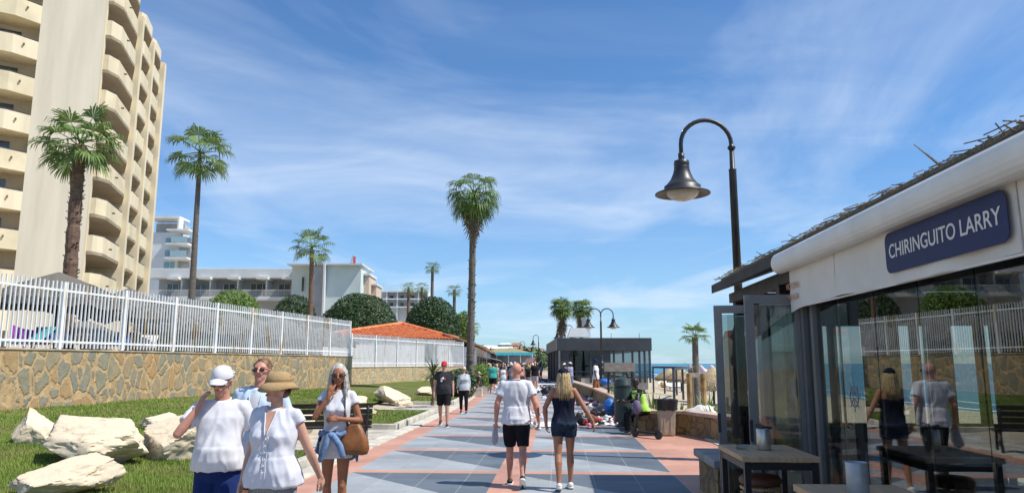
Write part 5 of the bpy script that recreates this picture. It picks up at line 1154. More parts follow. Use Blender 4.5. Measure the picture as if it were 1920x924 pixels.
def sack(label, px, py, r, h, m, seed, z=0):
    c_ = G(px, py); k = MB(); k.ell((0, 0, h * .5), (r, r * .9, h * .52), n=26, m=18)
    for i, v in enumerate(k.v):
        a_ = math.atan2(v[1], v[0]); nn_ = .12 * noise.noise((v[0] * 6 + seed, v[1] * 6, v[2] * 5)) + .03 * math.sin(a_ * 9 + v[2] * 5); k.v[i] = (v[0] * (1 + nn_), v[1] * (1 + nn_), max(0, v[2] * (1 + .3 * nn_)))
    o = k.build('sack', m, None, smooth=True); o.location = (c_.x, c_.y, z); tag(o, label, 'sack')
sack('bulging bright blue sack on the ground before the green bin', 1144, 778, .21, .56, sackb, 1)
sack('blue bundle held up behind the standing seller with the navy cap', 1136, 745, .30, .36, sackb, 5, .62)
sack('dark sack slumped below the blue bundle', 1146, 748, .36, .6, blkbag, 7)
# kick scooter
sc0 = cw(X(1203, 18.1), 18.1); t = thing('kick_scooter', 'black kick scooter with a purple bag on its handlebar leaning by the seat wall', 'scooter', sc0, None, YAW - .95)
for x in (-.28, .48): k = MB(); k.rings([[(x + r_ * math.cos(a_), y, .11 + r_ * math.sin(a_)) for a_ in [i * PI / 10 for i in range(20)]] for y, r_ in ((-.025, .10), (-.02, .115), (.02, .115), (.025, .10))]); k.build('wheel', lampm, t, world=False)
k = MB(); k.box((.12, 0, .13), (.62, .13, .05)); k.build('deck', blk, t, world=False, bevel=.01)
k = MB(); k.tube([(-.28, 0, .13), (-.22, 0, .3), (-.14, 0, 1.02)], .036, 8); k.build('stem', blk, t, smooth=True, world=False)
k = MB(); k.tube([(-.2, -.24, 1.04), (-.14, 0, 1.03), (-.1, .24, 1.04)], .017, 8); k.build('handlebar', blk, t, smooth=True, world=False)
pb = sc0 + UP * .72 - RT * .16 - FW * .10; k = MB(); k.ell((0, 0, 0), (.11, .09, .17), n=16, m=10); k.tube([(-.06, 0, .12), (0, 0, .3), (.06, 0, .12)], .008, 5)
o = k.build('shoulder_bag', mat('purple_bag', (.16, .12, .2), .7, .1, 5), None, smooth=True); o.location = pb; tag(o, 'small purple grey bag hanging from the scooter handlebar', 'bag')
# ------------------------------------------------------------------ people
def skinm(name, c): 
    m = mat(name, c, .5, .07, 5, .15, 60, spec=.35); p = m.node_tree.nodes['Principled BSDF']; p.inputs['Subsurface Weight'].default_value = .12; p.inputs['Subsurface Radius'].default_value = (.02, .008, .004); p.inputs['Subsurface Scale'].default_value = .3; return m
SK = {'fair': skinm('fair_skin', (.55, .31, .22)), 'tan': skinm('tanned_skin', (.40, .19, .11)), 'deep': skinm('deep_skin', (.06, .033, .022)), 'red': skinm('sunburnt_skin', (.56, .27, .19)), 'brown': skinm('bronzed_skin', (.33, .135, .07))}
def clothm(name, c, bump=.25, var=.05, rough=.9, scale=6, **k): return mat(name, c, rough, var, scale, bump * .35, 90, spec=.15, **k)
CL = {}
def cm(name, c, **k):
    if name not in CL: CL[name] = clothm(name, c, **k)
    return CL[name]
WHITE = cm('white_cotton', (.66, .66, .69)); NAVY = cm('navy_cotton', (.012, .028, .12)); BLACK = cm('black_cotton', (.014, .014, .017)); DNAVY = cm('dark_navy_cotton', (.012, .016, .032))
DENIM = cm('denim', (.16, .25, .42), var=.15, scale=14); CHAR = cm('charcoal_cotton', (.04, .04, .045)); GREY = cm('pale_grey_knit', (.50, .52, .54)); 
PRINT = cm('grey_print', (.30, .30, .32), scale=60, col2=(.06, .06, .07)); TEAL = cm('teal_cotton', (.06, .36, .30)); YEL = cm('neon_vest', (.45, .80, .12)); LBLUE = cm('light_blue_shirt', (.50, .60, .72)); BROWNC = cm('rust_cotton', (.28, .12, .05)); OCH = cm('ochre_cotton', (.55, .36, .09)); DKDEN = cm('dark_denim', (.025, .04, .07), scale=20, var=.15)
SOLE = mat('rubber_sole', (.70, .70, .68), .6, .05); SHOEW = mat('white_shoe', (.76, .76, .76), .5, .05); SHOEB = mat('black_shoe', (.02, .02, .022), .5, .1); LENS = mat('dark_lens', (.01, .01, .012), .1, .05, spec=.8)
LIP = mat('lips', (.36, .11, .09), .5, .05); HAIRC = {'grey': mat('grey_hair', (.50, .47, .41), .55, .2, 30), 'blonde': mat('blonde_hair', (.62, .47, .24), .45, .25, 30, col2=(.36, .24, .11)), 'brown': mat('brown_hair', (.10, .05, .025), .5, .2, 30), 'dark': mat('dark_hair', (.02, .016, .013), .5, .2, 30), 'ginger': mat('greying_brown_hair', (.20, .10, .055), .55, .3, 30), 'white': mat('white_hair', (.62, .60, .56), .55, .2, 30)}
LOGO = {'w': mat('pale_print', (.6, .6, .6), .8), 'r': mat('red_print', (.5, .06, .06), .8)}

def solid_mesh(mb, vox, smooth_n, scale, fold=0, fseed=0, fs=(7, 7, 5)):
    me = mb.mesh('tmp'); o = bpy.data.objects.new('tmp', me); COL.objects.link(o)
    r = o.modifiers.new('r', 'REMESH'); r.mode = 'VOXEL'; r.voxel_size = vox; s_ = o.modifiers.new('s', 'SMOOTH'); s_.factor = .5; s_.iterations = smooth_n
    dg = bpy.context.evaluated_depsgraph_get(); m2 = bpy.data.meshes.new_from_object(o.evaluated_get(dg)); bpy.data.objects.remove(o); bpy.data.meshes.remove(me)
    n = len(m2.vertices); co = np.empty(n * 3, np.float32); m2.vertices.foreach_get('co', co); co = co.reshape(-1, 3)
    if fold:
        nr = np.empty(n * 3, np.float32); m2.vertices.foreach_get('normal', nr); nr = nr.reshape(-1, 3)
        d = np.array([noise.noise((x * fs[0] * .8 + fseed, y * fs[1] * .8, z * fs[2] * 1.1 + 3 * abs(x) * fs[2])) + .38 * noise.noise((x * fs[0] * 2.6, y * fs[1] * 2.6 + fseed, z * fs[2] * 2.3)) for x, y, z in co.tolist()])
        d = -np.abs(d) * 1.3 + .62; co = co + nr * (d * fold)[:, None]
    co = co * scale; m2.vertices.foreach_set('co', co.astype(np.float32).ravel()); m2.polygons.foreach_set('use_smooth', [True] * len(m2.polygons)); m2.update(); return m2
def put(name, me, m, parent):
    me.materials.clear(); me.materials.append(m); me.name = name; o = bpy.data.objects.new(name, me); COL.objects.link(o); o.parent = parent; return o
V3 = Vector
def person(label, loc, rz, H=1.75, sex='m', girth=1.0, belly=0.0, legs=((8, 8, 0), (-10, 15, 15)), arms=None, head=(0, 0), skin='fair', hair=None, wear=(), shoes=SHOEW, hat=None, glasses=None, vox=.012, group=None, seat=None, lean=0.0, cat='person', bald=False, loose=1.0, beard=None):
    t = thing('person', label, cat, loc, group, rz); S = H / 1.75; gi = girth; fem = sex == 'f'
    near = vox <= .013
    hipw = .088 * gi ** .5; shw = (.155 if fem else .182) * (1 + (gi - 1) * .4)
    prof = [(.82, .10, .09, 0), (.88, .150, .115, -.01), (.94, .172 if fem else .165, .125, -.012), (1.0, .160, .115, 0), (1.08, .135 if fem else .152, .10, 0), (1.17, .135 if fem else .158, .102, .005), (1.26, .150 if fem else .172, .118 if fem else .112, .012 if fem else .005), (1.34, .160 if fem else .182, .108, 0), (1.40, .150 if fem else .170, .090, -.008), (1.45, .105, .070, -.012), (1.485, .058, .055, -.008)]
    def tring(z, rx, ry, y0, ex=0.0, n=20):
        rx, ry = rx * (1 + (gi - 1) * .9), ry * (1 + (gi - 1)); b = belly * math.exp(-((z - 1.08) / .13) ** 2); y0 += b * .55; ry += b * .55; rx += b * .2
        out = []
        for i in range(n):
            a = 2 * PI * i / n; c, s = math.cos(a), math.sin(a); e = .82
            bust = .035 * math.exp(-((z - 1.27) / .05) ** 2) * max(0, s) * (abs(c) ** .5) * 1.5 if fem else 0
            butt = .03 * math.exp(-((z - .92) / .07) ** 2) * max(0, -s)
            out.append(V3((math.copysign(abs(c) ** e, c) * (rx + ex), y0 + math.copysign(abs(s) ** e, s) * (ry + ex + bust + butt) + lean * max(0, z - .9), z)))
        return out
    def torso(mb, z0, z1, ex):
        zs = []; z = z0
        while z < z1: zs.append(z); z += .035
        zs.append(z1); rs = []
        for z in zs:
            for a_, b_ in zip(prof, prof[1:]):
                if a_[0] <= z <= b_[0] + 1e-6: q = (z - a_[0]) / (b_[0] - a_[0]); rs.append(tring(z, *[lerp(a_[i], b_[i], q) for i in (1, 2, 3)], ex)); break
        mb.rings(rs)
    # skeleton
    J = {}
    for si, sg_ in ((0, -1), (1, 1)):
        th, kn, fp = legs[si][:3]; out = legs[si][3] if len(legs[si]) > 3 else 2
        hip = V3((sg_ * hipw, 0, .90)); thv = V3((sg_ * math.sin(R(out)), math.sin(R(th)), -math.cos(R(th)))).normalized(); knee = hip + thv * .43
        sh = R(th - kn); shv = V3((sg_ * math.sin(R(out)) * .3, math.sin(sh), -math.cos(sh))).normalized(); ank = knee + shv * .42; J[si] = (hip, knee, ank, R(fp) if fp else 0, sh)
    zlow = min(J[0][2].z - .085, J[1][2].z - .085)
    def foot_pts(si):
        hip, knee, ank, fp, sh = J[si]; c, s = math.cos(-fp), math.sin(-fp); f = lambda y, z, x=0: ank + V3((x, y * c - z * s, y * s + z * c)); return f
    for si in (0, 1):
        f = foot_pts(si); zlow = min(zlow, f(.17, -.085).z if J[si][3] > 0 else f(-.06, -.085).z, f(-.06, -.085).z)
    dz = -zlow if seat is None else seat
    body = MB()
    torso(body, .82, 1.485, 0)
    sp_z = 1.415
    shd = {}
    arms = arms or (((-.05, -.03, -.28), (-.02, .06, -.25)), ((.05, .03, -.28), (.02, .08, -.25)))
    for si, sg_ in ((0, -1), (1, 1)):
        sh_ = V3((sg_ * shw, lean * .5 - .01, sp_z)); el = sh_ + V3(arms[si][0]).normalized() * .285; wr = el + V3(arms[si][1]).normalized() * .25; shd[si] = (sh_, el, wr)
        ag = .9 if fem else 1.0; ag *= (1 + (gi - 1) * .9)
        body.tube([V3((sg_ * shw * .45, sh_.y, 1.425)), sh_, sh_.lerp(el, .3), sh_.lerp(el, .8), el], [.055 * ag, .058 * ag, .050 * ag, .042 * ag, .040 * ag], 12, True)
        body.tube([el, el.lerp(wr, .25), el.lerp(wr, .7), wr], [.039 * ag, .042 * ag, .032 * ag, .026 * ag], 12, True)
        hd = V3(arms[si][2]).normalized() if len(arms[si]) > 2 else (wr - el).normalized()
        pn = V3(arms[si][3]).normalized() if len(arms[si]) > 3 else V3((-sg_, 0, 0)); pn = (pn - hd * pn.dot(hd)).normalized(); sd_ = hd.cross(pn) 
        thumb = V3((0, 1, 0)) if len(arms[si]) <= 4 else V3(arms[si][4]); 
        if sd_.dot(thumb) < 0: sd_ = -sd_
        curl = arms[si][5] if len(arms[si]) > 5 else .45
        M = Matrix((sd_, pn, hd)).transposed(); pc_ = wr + hd * .055
        body.ell(pc_, (.040, .017, .055), M, 12, 8); body.tube([wr - hd * .02, wr + hd * .03], [.026, .027], 10, True, None)
        if near:
            for fi, (o_, L_) in enumerate(((.029, .070), (.010, .080), (-.010, .075), (-.028, .058))):
                p0 = wr + hd * .085 + sd_ * o_; d_ = hd; pts = [p0 - hd * .03, p0]; c_ = curl * (.75 + .12 * fi)
                for q in range(3): d_ = (Matrix.Rotation(c_, 3, sd_.cross(V3((0,0,0))) if False else sd_) @ d_) if (Matrix.Rotation(c_, 3, sd_) @ d_).dot(pn) > d_.dot(pn) else (Matrix.Rotation(-c_, 3, sd_) @ d_); p0 = p0 + d_ * L_ * (.42, .32, .26)[q]; pts.append(p0)
                body.tube(pts, [.0095, .0098, .009, .0085, .0075], 8, True)
            p0 = wr + hd * .03 + sd_ * .022; p1 = p0 + (hd * .6 + sd_ * .7 + pn * .3).normalized() * .042; p2 = p1 + (hd * .85 + sd_ * .25 + pn * .35).normalized() * .034; p3 = p2 + (hd * .9 + pn * .4).normalized() * .026
            body.tube([p0, p1, p2, p3], [.014, .0115, .0105, .009], 8, True)
        else:
            body.ell(wr + hd * .12 + pn * .015, (.034, .017, .05), M, 10, 6)
            body.tube([wr + hd * .03 + sd_ * .02, wr + hd * .08 + sd_ * .045], [.014, .011], 6, True)
    for si in (0, 1):
        hip, knee, ank, fp, sh = J[si]; lg = (1 + (gi - 1) * .7) * (1.0 if not fem else .98)
        body.tube([hip + V3((0, 0, .04)), hip.lerp(knee, .2), hip.lerp(knee, .6), knee - (knee - hip) * .06, knee], [.090 * lg, .086 * lg, .067 * lg, .054 * lg, .053 * lg], 14, True)
        bk_ = V3((0, -1, 0)) * .018; body.tube([knee, knee.lerp(ank, .28) + bk_, knee.lerp(ank, .62) + bk_ * .5, knee.lerp(ank, .9), ank], [.051 * lg, .056 * lg, .042 * lg, .034 * lg, .035], 12, True)
        body.ell(knee + V3((0, .03, 0)), (.034, .025, .04), None, 10, 6)
        f = foot_pts(si); body.tube([f(-.03, -.045), f(.05, -.05), f(.12, -.062)], [.034, .033, .026], 10, True)
    # head
    HB = V3((0, lean * .55, 1.50)); hy, hp = R(head[0]), R(head[1]); HM = Matrix.Rotation(hy, 3, 'Z') @ Matrix.Rotation(hp, 3, 'X') @ Matrix.Rotation(R(head[2]) if len(head) > 2 else 0, 3, 'Y')
    def h(x, y, z): return HB + HM @ (V3((x, y, z - 1.50)) + V3((0, 0, 0)))
    nw = .048 if fem else .060
    body.tube([V3((0, -.012, 1.42)), V3((0, 0, 1.50)) + HB - V3((0, 0, 1.50)), h(0, .0, 1.57)], [nw * 1.15, nw, nw * .95], 12, True)
    body.ell(h(0, -.008, 1.655), (.076, .094, .094), HM, 18, 12); body.ell(h(0, .030, 1.595), (.056, .060, .066), HM, 14, 9); body.ell(h(0, .068, 1.553), (.026, .024, .020), HM, 10, 6)
    body.ell(h(0, .062, 1.672), (.060, .022, .018), HM, 12, 6)
    body.tube([h(0, .084, 1.662), h(0, .100, 1.640), h(0, .110, 1.622)], [.010, .012, .0145], 8, True); body.ell(h(0, .096, 1.620), (.019, .012, .009), HM, 8, 5)
    for sg_ in (-1, 1):
        body.ell(h(sg_ * .077, -.008, 1.632), (.010, .020, .032), HM, 8, 7); body.ell(h(sg_ * .038, .058, 1.622), (.026, .024, .02), HM, 8, 5)
    body.ell(h(0, .086, 1.588), (.024, .010, .010), HM, 8, 5)
    off = V3((0, 0, dz))
    for i, v in enumerate(body.v): body.v[i] = (v[0], v[1], v[2] + dz)
    def shiftz(mb):
        for i, v in enumerate(mb.v): mb.v[i] = (v[0], v[1], v[2] + dz)
        return mb
    put('body', solid_mesh(body, vox * (.62 if near else 1), 3 if near else 1, S), SK[skin], t)
    def piece(name, mb, m, parent=t, smooth=True, sc_=S):
        shiftz(mb)
        mb.v = [(v[0] * sc_, v[1] * sc_, v[2] * sc_) for v in mb.v]; return mb.build(name, m, parent, smooth=smooth, world=False)
    # face details
    k = MB(); [k.ell(h(sg_ * .031, .079, 1.641), (.013, .008, .008), HM, 8, 5) for sg_ in (-1, 1)]
    if vox < .02:
        for sg_ in (-1, 1):
            k = MB(); k.ell(h(sg_ * .031, .079, 1.641), (.014, .008, .008), HM, 10, 6); e_ = piece('eye', k, mat('eye_white', (.7, .68, .65), .3) if 'EYE' not in CL else CL['EYE']); CL['EYE'] = e_.data.materials[0]
            k = MB(); k.ell(h(sg_ * .031, .0845, 1.641), (.006, .004, .006), HM, 8, 5); piece('iris', k, LENS, e_)
            k = MB(); k.tube([h(sg_ * .015, .087, 1.662), h(sg_ * .033, .086, 1.668), h(sg_ * .052, .074, 1.662)], .0045, 5); piece('eyebrow', k, HAIRC['brown' if hair in (None, 'dark', 'brown') else 'ginger'])
        k = MB(); k.tube([h(-.024, .084, 1.588), h(0, .096, 1.590), h(.024, .084, 1.588)], [.004, .0075, .004], 8, True); piece('mouth', k, LIP)
    if glasses:
        k = MB(); gm_ = LENS
        for sg_ in (-1, 1): k.ell(h(sg_ * .034, .098, 1.640), (.029, .007, .021 if glasses != 'thin' else .015), HM, 14, 8); k.tube([h(sg_ * .062, .094, 1.648), h(sg_ * .081, .05, 1.648), h(sg_ * .084, -.01, 1.642)], .004, 5)
        k.tube([h(-.012, .104, 1.646), h(.012, .104, 1.646)], .004, 5); piece('sunglasses', k, gm_)
    # clothes
    for wi, (kind, m, o_) in enumerate(wear):
        k = MB(); fo_ = o_.get('fold', .012) if near else o_.get('fold', .012) * .5; ex = o_.get('ex', .016) * loose
        if kind in ('tshirt', 'shirt', 'top', 'jumper', 'vest'):
            hem = o_.get('hem', .86); topz = o_.get('top', 1.475); z = hem
            torso(k, max(.82, hem), topz, ex)
            if hem < .93 or belly: 
                flare = o_.get('flare', .015); r0 = tring(max(.86, hem), .170, .125, -.01, ex + flare); r1 = tring(1.0, .165, .12, 0, ex + flare * .6); r2 = tring(1.1, .152 if not fem else .14, .108, 0, ex + .004); k.rings([r0, r1, r2])
            sl = o_.get('sleeve', .5)
            if sl > 0:
                for si in (0, 1):
                    a_, b_, c_ = shd[si]; ag = (.9 if fem else 1.0) * (1 + (gi - 1) * .9); inn = V3((math.copysign(shw * .4, a_.x), a_.y, 1.42))
                    e_ = a_.lerp(b_, min(1, sl)); pts = [inn, a_, a_.lerp(e_, .5), e_]; rr = [.070 * ag, .069 * ag, .066 * ag, .062 * ag + .008 * (sl < .9)]
                    if sl > 1: g_ = b_.lerp(c_, min(1, sl - 1)); pts += [b_.lerp(g_, .5), g_]; rr += [.052 * ag, .044 * ag]
                    k.tube(pts, rr, 14)
            elif sl == 0 and kind == 'top' and topz > 1.42:
                pass
            if o_.get('cap'):
                for si in (0, 1): a_, b_, c_ = shd[si]; k.tube([V3((math.copysign(shw * .4, a_.x), a_.y, 1.43)), a_ + V3((0, 0, .005)), a_.lerp(b_, .20)], [.070, .068, .066], 12)
            shiftz(k); me = solid_mesh(k, vox, 3, S, fo_, wi * 5 + H * 10, (6, 6, 4)); ob_ = put({'tshirt': 't_shirt', 'vest': 'safety_vest'}.get(kind, kind), me, m, t); shirt_me = me
            if kind == 'tshirt' and near:
                q = MB(); q.tube([V3((.066 * math.cos(a_) * (1 + .0), -.008 + .064 * math.sin(a_), 1.488 - .018 * math.sin(a_) + dz)) * S for a_ in [i * 2 * PI / 24 for i in range(25)]], .0075 * S, 6); q.build('neckband', m, ob_, smooth=True, world=False)
            if False:                               # open neck and button placket
                q = MB(); y_ = .1
                for sg_ in (-1, 1): q.tube([h(0, 0, 1.5) + V3((sg_ * .055, .045, -.02)), V3((sg_ * .035, .115 + belly * .3, 1.40)), V3((sg_ * .008, .145 + belly * .3, 1.30))], [.012, .010, .006], 6)
                q = shiftz(q); q.v = [(v[0] * S, v[1] * S, v[2] * S) for v in q.v]; q.build('collar', m, ob_, smooth=True, world=False)
                q = MB(); q.add([(-.035, .128, 1.47), (.035, .128, 1.47), (0, .152, 1.33)], [(0, 2, 1)])
        if kind in ('shorts', 'trousers', 'skirt'):
            torso(k, .82, o_.get('waist', 1.03), ex * .8); L_ = o_.get('len', .55); lw = o_.get('w', 1.0)
            if kind == 'skirt':
                ra = tring(.92, .172, .125, -.01, ex); c_ = (J[0][1] + J[1][1]) / 2; zb = lerp(.90, c_.z, L_); rb = [V3((v.x * 1.12 + 0, v.y * 1.25 + (c_.y) * L_ * .6, zb)) for v in ra]; k.rings([rb, ra])
            else:
                for si in (0, 1):
                    hip, knee, ank, fp, sh = J[si]; lg = (1 + (gi - 1) * .7); kb = min(1, L_)
                    e_ = hip.lerp(knee, kb); pts = [hip + V3((0, 0, .03)), hip.lerp(e_, .4), e_]; rr = [.102 * lg, (.098 * lg) * lerp(1, lw, .5), (.086 if L_ < .7 else .074) * lg * lw]
                    if L_ > 1: g_ = knee.lerp(ank, L_ - 1); pts += [knee.lerp(g_, .4), g_]; rr += [.068 * lg * lw, .056 * lw]
                    k.tube(pts, rr, 14)
            shiftz(k); put(kind, solid_mesh(k, vox, 3, S, fo_ * .8, wi * 3 + 1, (6, 6, 4)), m, t)
    # shoes
    if shoes:
        for si in (0, 1):
            f = foot_pts(si); k = MB(); k.tube([f(-.035, -.04), f(.02, -.04), f(.09, -.052), f(.145, -.060)], [.043, .044, .038, .030], 12, True)
            if near or True: k2 = MB(); ol = [(-.036, -.075), (-.044, -.02), (-.042, .06), (-.05, .12), (-.035, .18), (0, .195), (.035, .18), (.05, .12), (.042, .06), (.044, -.02), (.036, -.075), (0, -.088)]; k2.rings([[f(y, z, x) for x, y in ol[::-1]] for z in (-.086, -.064)])
            o_ = piece('shoe', k, shoes); piece('sole', k2, SOLE if shoes is not SHOEB or si == 0 else SOLE, o_)
    # hair
    rg = random.Random(int(H * 1000))
    if hair and not bald:
        k = MB(); hm_ = HAIRC[hair] if isinstance(hair, str) else HAIRC[hair[0]]; style = 'short' if isinstance(hair, str) else hair[1]
        k.ell(h(0, -.022, 1.672 if not hat else 1.655), (.083, .094, .092) if not hat else (.081, .092, .080), HM, 18, 12); k.ell(h(0, -.055, 1.62), (.074, .058, .062), HM, 14, 9)
        if style in ('long', 'longb', 'bob'):
            n = 95 if near else 34; L_ = {'long': .36, 'longb': .30, 'bob': .14}[style]
            for i in range(n):
                a_ = lerp(-2.3, 2.3, rg.random()) - PI / 2 ; x, y = math.cos(a_), math.sin(a_); front = y > .15
                lay = rg.uniform(.86, 1.1); p0 = h(x * .05, y * .055 - .015, 1.735); p1 = h(x * .080 * lay, y * .088 * lay - .02, 1.67); p2 = h(x * .092 * lay, y * .088 * lay - .02, 1.58)
                fl_ = L_ * rg.uniform(.75, 1.05); base_ = V3((p2.x, p2.y, p2.z))
                wv = rg.uniform(-.012, .012)
                p3 = V3((base_.x * 1.15 + wv, base_.y * 1.05 + (-.03 if y < .3 else .035), base_.z - fl_ * .5)); p4 = V3((base_.x * 1.1 - wv, p3.y - .01 + (.03 if y > .3 else 0), base_.z - fl_))
                if y < .3: p3.y = min(p3.y, -.10 + abs(x) * .06); p4.y = min(p4.y, -.11 + abs(x) * .06)
                r_ = .012 if near else .022; k.tube([p0, p1, p2, p3, p4], [r_ * .8, r_, r_ * 1.05, r_ * .85, r_ * .25], 5)
        elif style == 'short' and near:
            for i in range(90):
                a_ = rg.uniform(0, 2 * PI); e_ = rg.uniform(.05, 1.4); d_ = V3((math.cos(a_) * math.cos(e_), math.sin(a_) * math.cos(e_), math.sin(e_)))
                if d_.y > .55 and d_.z < .5: continue
                c_ = (.0, -.02, 1.665); p0 = h(c_[0] + d_.x * .078, c_[1] + d_.y * .088, c_[2] + d_.z * .088); p1 = h(c_[0] + d_.x * .088 + rg.uniform(-.02, .02), c_[1] + d_.y * .098 - .015, c_[2] + d_.z * .098); k.tube([p0, p1], [.010, .004], 5)
        piece('hair', k, hm_)
    if hair and bald:
        k = MB(); k.ell(h(0, -.035, 1.628), (.0795, .076, .05), HM, 16, 9); piece('hair', k, HAIRC[hair])
    if beard: k = MB(); k.ell(h(0, .045, 1.568), (.05, .048, .035), HM, 12, 7); piece('beard', k, HAIRC[beard])
    if hat:
        kind, m = hat[0], hat[1]; k = MB()
        if kind == 'cap':
            k.rings([[h(.088 * c_ * math.cos(a_), -.012 + .104 * c_ * math.sin(a_), 1.672 + s_ * .098) for a_ in [i * 2 * PI / 20 for i in range(20)]] for c_, s_ in [(1.0, -.02), (1.01, .06), (.97, .3), (.86, .58), (.66, .82), (.36, .97), (.06, 1.02)]])
            o_ = piece('cap', k, m); k = MB()
            k.grid(lambda u_, v_: tuple(h(lerp(-.076, .076, u_) * (1 - .12 * v_ ** 2), .066 + .018 + math.sqrt(max(0, 1 - (2 * u_ - 1) ** 2)) * .085 * v_ + .022 * math.sqrt(max(0, 1 - (2 * u_ - 1) ** 2)), 1.694 - .026 * v_ - .028 * (2 * u_ - 1) ** 2)), 16, 6)
            b_ = piece('brim', k, m, o_); sd2 = b_.modifiers.new('s', 'SOLIDIFY'); sd2.thickness = .005
        if kind in ('sunhat', 'buckethat'):
            br = 1.0 if kind == 'sunhat' else .7
            k.rings([[h((.092 * c_ + 0) * math.cos(a_), -.012 + .108 * c_ * math.sin(a_), 1.668 + s_ * .108 + .004 * math.sin(3 * a_)) for a_ in [i * 2 * PI / 28 for i in range(28)]] for c_, s_ in [(1.02, .2), (1.0, .38), (.93, .62), (.78, .84), (.5, .95), (.05, .98)]])
            o_ = piece('sun_hat', k, m); k = MB()
            k.rings([[h((.093 + .050 * br * s_) * math.cos(a_), -.012 + (.109 + .058 * br * s_) * math.sin(a_), 1.688 - .040 * s_ - .02 * s_ * s_ + .014 * s_ * math.sin(2 * a_ + .8)) for a_ in [i * 2 * PI / 36 for i in range(36)]] for s_ in (0, .5, 1.0)], cap=False)
            b_ = piece('hat_brim', k, m, o_); sd2 = b_.modifiers.new('s', 'SOLIDIFY'); sd2.thickness = .004
            k = MB(); k.rings([[h(.0945 * q * math.cos(a_), -.012 + .1105 * q * math.sin(a_), z) for a_ in [i * 2 * PI / 28 for i in range(28)]] for z, q in ((1.692, 1.015), (1.708, 1.012))], cap=False); piece('hat_band', k, cm('hat_band_cloth', (.30, .20, .10)), o_)
    t['_h'] = 0; del t['_h']
    info = dict(me=shirt_me if wear and 'shirt_me' in dir() else None, t=t, S=S, dz=dz, J=J, shd=shd, h=h, piece=piece, tring=tring)
    return info
def at(px, d): return cw(X(px, d), d, 0.0)
TOW = YAW + PI; AWAY = YAW
# ---- near people
hang = lambda sg, f=.05, o=.10: ((sg * o, -f, -.28), (sg * .02, .10, -.24))
m1 = person('man in a white baseball cap and white t shirt raising one hand to his head', at(421, 6.1), TOW + .12, 1.69, girth=.94, belly=.07, legs=((12, 14, 0), (-8, 14, 10)),
    arms=(((-.12, -.04, -.27), (-.02, .07, -.25)), ((.11, .17, -.19), (-.14, -.03, .21), (-.32, -.22, .9), (-.7, -.6, -.2), (0, 0, 1), .3)), head=(-5, -15), skin='red', hair='white', hat=('cap', WHITE), glasses='dark',
    wear=(('tshirt', WHITE, dict(sleeve=.62, hem=.92, ex=.019, fold=.016, flare=.03)), ('shorts', NAVY, dict(len=.92, w=1.12, fold=.016))), vox=.011)
m2 = person('woman in a tan sun hat and white sleeveless blouse beside the man in the cap', at(523, 5.7), TOW - .12, 1.64, 'f', girth=1.03, belly=.04, legs=((10, 12, 0), (-8, 14, 10)),
    arms=(((-.10, -.06, -.26), (-.05, -.13, -.22)), ((.06, -.03, -.28), (.02, .10, -.25))), head=(-38, -1), skin='fair', hair='brown', hat=('sunhat', cm('tan_straw', (.38, .26, .13), scale=50)), glasses='dark',
    wear=(('top', cm('white_linen', (.63, .64, .70)), dict(sleeve=0, cap=1, hem=.885, ex=.022, flare=.035, fold=.02, open=1)), ('trousers', cm('grey_speckled_linen', (.30, .30, .31), scale=90, col2=(.12, .12, .13)), dict(len=1.5, w=1.15))), vox=.011)
def front_y(info, z, x=0.0):
    n = len(info['me'].vertices); co = np.empty(n * 3, np.float32); info['me'].vertices.foreach_get('co', co); co = co.reshape(-1, 3); m_ = (np.abs(co[:, 0] - x) < .02) & (np.abs(co[:, 2] - z) < .02); return float(co[m_, 1].max()) if m_.any() else .12
def vneck(info, cloth_m, skin_m, z0, z1, w0, placket_to=None, parent=None):
    t0 = info['t']; q = MB(); n = 8; rows = []
    for i in range(n + 1):
        z = lerp(z0, z1, i / n); w_ = lerp(w0, .004, i / n); rows.append([(x, front_y(info, z, x) + .003, z) for x in (-w_, -w_ / 2, 0, w_ / 2, w_)])
    o_ = len(q.v); q.v += [v for r_ in rows for v in r_]; q.f += [(o_ + j * 5 + i, o_ + (j + 1) * 5 + i, o_ + (j + 1) * 5 + i + 1, o_ + j * 5 + i + 1) for j in range(n) for i in range(4)]
    q.build('open_neckline', skin_m, t0, smooth=True, world=False)
    q = MB()
    for sg_ in (-1, 1): q.tube([(sg_ * abs(r_[4][0]) * 1.06, r_[4][1] + .004, r_[4][2]) for r_ in rows], .005, 6)
    if placket_to:
        zs = [lerp(z1, placket_to, i / 16) for i in range(17)]
        for x in (-.014, .014): q.tube([(x, front_y(info, z, x) - .0005, z) for z in zs], .003, 5)
    q.build('collar', cloth_m, t0, smooth=True, world=False)
    if placket_to:
        for i in range(6): z = lerp(z1 - .02, placket_to + .06, i / 5); MB().ell((0, front_y(info, z) + .006, z), (.0065, .004, .0065), None, 8, 5).build('button', SHOEW, t0, smooth=True, world=False)
vneck(m2, CL['white_linen'], SK['fair'], 1.40, 1.22, .042, .91)
m3 = person('man with greying brown hair and open pale blue shirt behind the hatted woman', at(491, 7.3), TOW, 1.76, girth=1.1, belly=.03, legs=((8, 10, 0), (-12, 16, 12)), head=(0, 3), skin='red', hair='ginger', glasses='thin',
    arms=(hang(-1), hang(1)), wear=(('tshirt', WHITE, dict(sleeve=0, hem=.9, ex=.012)), ('shirt', LBLUE, dict(sleeve=1.5, hem=.86, ex=.026, fold=.02, open=1, top=1.46)), ('shorts', CHAR, dict(len=.85, w=1.1))), vox=.012)
vneck(m3, LBLUE, WHITE, 1.45, 1.05, .055)
